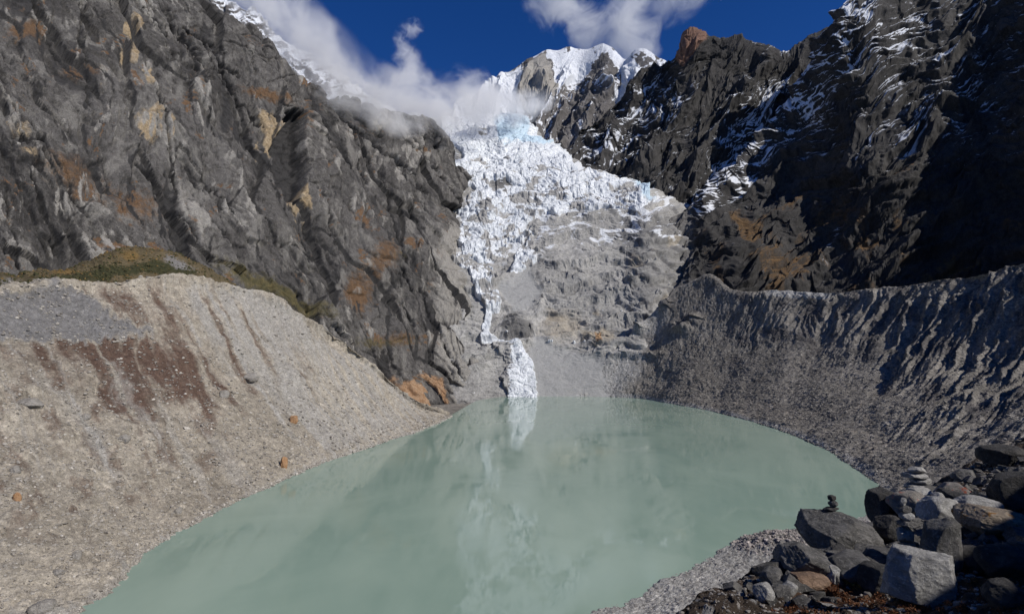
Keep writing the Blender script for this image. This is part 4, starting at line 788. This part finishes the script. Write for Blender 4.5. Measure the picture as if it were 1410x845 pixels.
# low rusty and yellow plants on the near slope
def plants():
    t = NT('autumn_ground_plants'); rnd = t.n('ShaderNodeNewGeometry').outputs['Random Per Island']; a = t.attr('masks')
    col = t.mix(rnd, (.07, .028, .012), (.15, .055, .018)); col = t.mix(a[0], col, t.mix(rnd, (.15, .10, .02), (.26, .17, .04))); mat = t.finish(col, .8)
    r = np.random.RandomState(4); Vs = []; ms = []
    for px, py, w, n, y in ((1150, 812, 26, 2600, 0), (1185, 800, 20, 1500, 1), (1240, 838, 30, 1200, 0), (1130, 838, 40, 1600, 0), (1085, 840, 16, 700, 0), (1320, 835, 40, 1600, 0), (1370, 815, 40, 1600, .2), (1200, 828, 40, 1500, 0), (1350, 770, 24, 700, .3), (1100, 800, 12, 500, 0), (1400, 840, 30, 700, 0), (1170, 800, 10, 500, 1)):
        c = pick(px, py); s = c[1] / F
        for k in range(max(1, n // 60)):
            g = pick(px + r.normal() * w * .6, py + r.normal() * w * .22); rad = r.uniform(.04, .13)
            for j in range(60):
                u = r.normal(size=3); u /= np.linalg.norm(u); u[2] = abs(u[2]) * .7; p = g + u * rad * r.uniform(.4, 1); e1 = r.normal(size=3) * .018; e2 = r.normal(size=3) * .018
                Vs += [p, p + e1, p + e1 + e2]; ms += [[y, 0, 0, 1]] * 3
    n = len(Vs) // 3; return mesh_np('ground_cover', np.array(Vs), np.arange(n * 3).reshape(-1, 3), mat, {'masks': np.array(ms)}, False)
tag(plants(), 'low rust red and ochre autumn plants between the near boulders', 'ground cover', kind='stuff')

# ------------------------------------------------------------------ clouds
def cloud(label, ells, dens, nscale, thr, seed, vox=14, anis=.1, edgew=.55):
    """ells: (px, py, Y, rx, ry, rz (metres), roll about the view axis in degrees)"""
    bm = bmesh.new(); E = []
    for px, py, Y, rx, ry, rz, roll in ells:
        c = Vector(P(px, py, Y)); Rm = Matrix.Rotation(R(roll), 4, 'Y'); M = Matrix.Translation(c) @ Rm @ Matrix.Diagonal((rx, ry, rz, 1)); bmesh.ops.create_icosphere(bm, subdivisions=3, radius=1.0, matrix=M); E.append(M)
    t = NT('cloud_vapour'); p = t.pos(); mn = None
    for M in E:
        loc, q, sc = M.decompose(); sub = t.n('ShaderNodeMapping', vector_type='TEXTURE'); t.l(p, sub.inputs['Vector']); sub.inputs['Location'].default_value = loc; sub.inputs['Rotation'].default_value = q.to_euler(); sub.inputs['Scale'].default_value = sc
        ln = t.n('ShaderNodeVectorMath', operation='LENGTH'); t.l(sub.outputs[0], ln.inputs[0]); v = ln.outputs['Value']; mn = v if mn is None else t.math('SMOOTH_MIN', mn, v, .15)
    off = t.n('ShaderNodeVectorMath', operation='ADD'); t.l(p, off.inputs[0]); off.inputs[1].default_value = (seed * 131., seed * 57., seed * 91.)
    nz = t.noise(off.outputs[0], nscale, 7, .66, .8)
    x = t.math('ADD', t.math('MULTIPLY', t.math('SUBTRACT', .85, mn), 1.5), t.math('MULTIPLY', t.math('SUBTRACT', nz, thr), 6.0))
    lim = t.ramp(mn, 1.0, .8)
    d = t.math('MULTIPLY', t.math('MULTIPLY', t.ramp(x, 0, 1.5), dens), lim)
    pv = t.n('ShaderNodeVolumePrincipled'); pv.inputs['Color'].default_value = (1, 1, 1, 1); pv.inputs['Anisotropy'].default_value = anis; t.l(d, pv.inputs['Density']); t.l(pv.outputs[0], t.out.inputs['Volume'])
    me = bpy.data.meshes.new('cloud'); bm.to_mesh(me); bm.free(); me.materials.append(t.m); o = bpy.data.objects.new('cloud', me); COL.objects.link(o)
    if len(ells) > 1: md = o.modifiers.new('union', 'REMESH'); md.mode = 'VOXEL'; md.voxel_size = vox
    tag(o, label, 'cloud'); return o
cloud('long white cloud bank lying on the left ridge and trailing down to the icefall', [
    (340, -40, 1450, 190, 150, 110, 30), (400, 30, 1400, 190, 160, 105, 45), (452, 98, 1180, 150, 150, 100, 45), (508, 136, 1260, 160, 150, 85, 20), (572, 146, 1400, 170, 160, 88, 5), (635, 140, 1600, 170, 160, 90, 0), (690, 148, 1800, 140, 160, 62, 0), (735, 146, 1950, 110, 120, 50, -20), (562, 105, 1480, 60, 60, 90, 0)], .024, .008, .5, 1)
cloud('thin curled wisp of cloud standing up from the cloud bank', [(563, 95, 1700, 60, 50, 90, 0), (556, 68, 1700, 34, 40, 70, -18), (565, 40, 1700, 50, 44, 34, -20)], .016, .03, .5, 2, vox=8)
cloud('broken white cloud in the sky above the snow peak', [(765, 0, 3300, 240, 220, 210, 30), (805, 40, 3300, 250, 220, 180, 30), (860, 30, 3300, 300, 220, 230, -10), (920, 0, 3300, 270, 200, 170, -15), (975, -20, 3300, 220, 200, 130, -10), (830, -80, 3300, 500, 200, 160, 0), (880, 70, 3300, 180, 150, 90, 10)], .007, .005, .5, 3, vox=22)

# ------------------------------------------------------------------ light
sv = Vector((.665, -.39, .65)).normalized()
sl = bpy.data.lights.new('sun', 'SUN'); sl.energy = 4.3; sl.angle = R(.5); sl.color = (1, .955, .89)
so = bpy.data.objects.new('sun', sl); COL.objects.link(so); so.rotation_euler = sv.to_track_quat('Z', 'Y').to_euler(); so.location = (300, -200, 900)
w = bpy.data.worlds.new('World'); SC.world = w; w.use_nodes = True; nt = w.node_tree; nt.nodes.clear()
sky = nt.nodes.new('ShaderNodeTexSky'); sky.sky_type = 'NISHITA'; sky.sun_disc = False; sky.sun_elevation = math.asin(sv.z); sky.sun_rotation = math.atan2(sv.x, sv.y); sky.altitude = 4500; sky.air_density = 1.0; sky.dust_density = 0; sky.ozone_density = 3
hs = nt.nodes.new('ShaderNodeHueSaturation'); hs.inputs['Value'].default_value = 1.35; hs.inputs['Saturation'].default_value = 1.3; hs.inputs['Hue'].default_value = .515
bg = nt.nodes.new('ShaderNodeBackground'); bg.inputs['Strength'].default_value = .07; wo = nt.nodes.new('ShaderNodeOutputWorld')
nt.links.new(sky.outputs[0], hs.inputs['Color']); nt.links.new(hs.outputs[0], bg.inputs['Color']); nt.links.new(bg.outputs[0], wo.inputs['Surface'])
vs = SC.view_settings; vs.view_transform = 'Standard'; vs.look = 'None'; vs.exposure = .08; vs.gamma = 1; vs.use_curve_mapping = False
cy = SC.cycles; cy.use_denoising = True; cy.max_bounces = 6; cy.diffuse_bounces = 2; cy.glossy_bounces = 3; cy.volume_bounces = 3; cy.transparent_max_bounces = 16
cy.use_adaptive_sampling = True; cy.adaptive_threshold = .015; cy.volume_step_rate = 1.0; cy.volume_max_steps = 128; cy.denoising_prefilter = 'ACCURATE'
SC.render.use_persistent_data = False
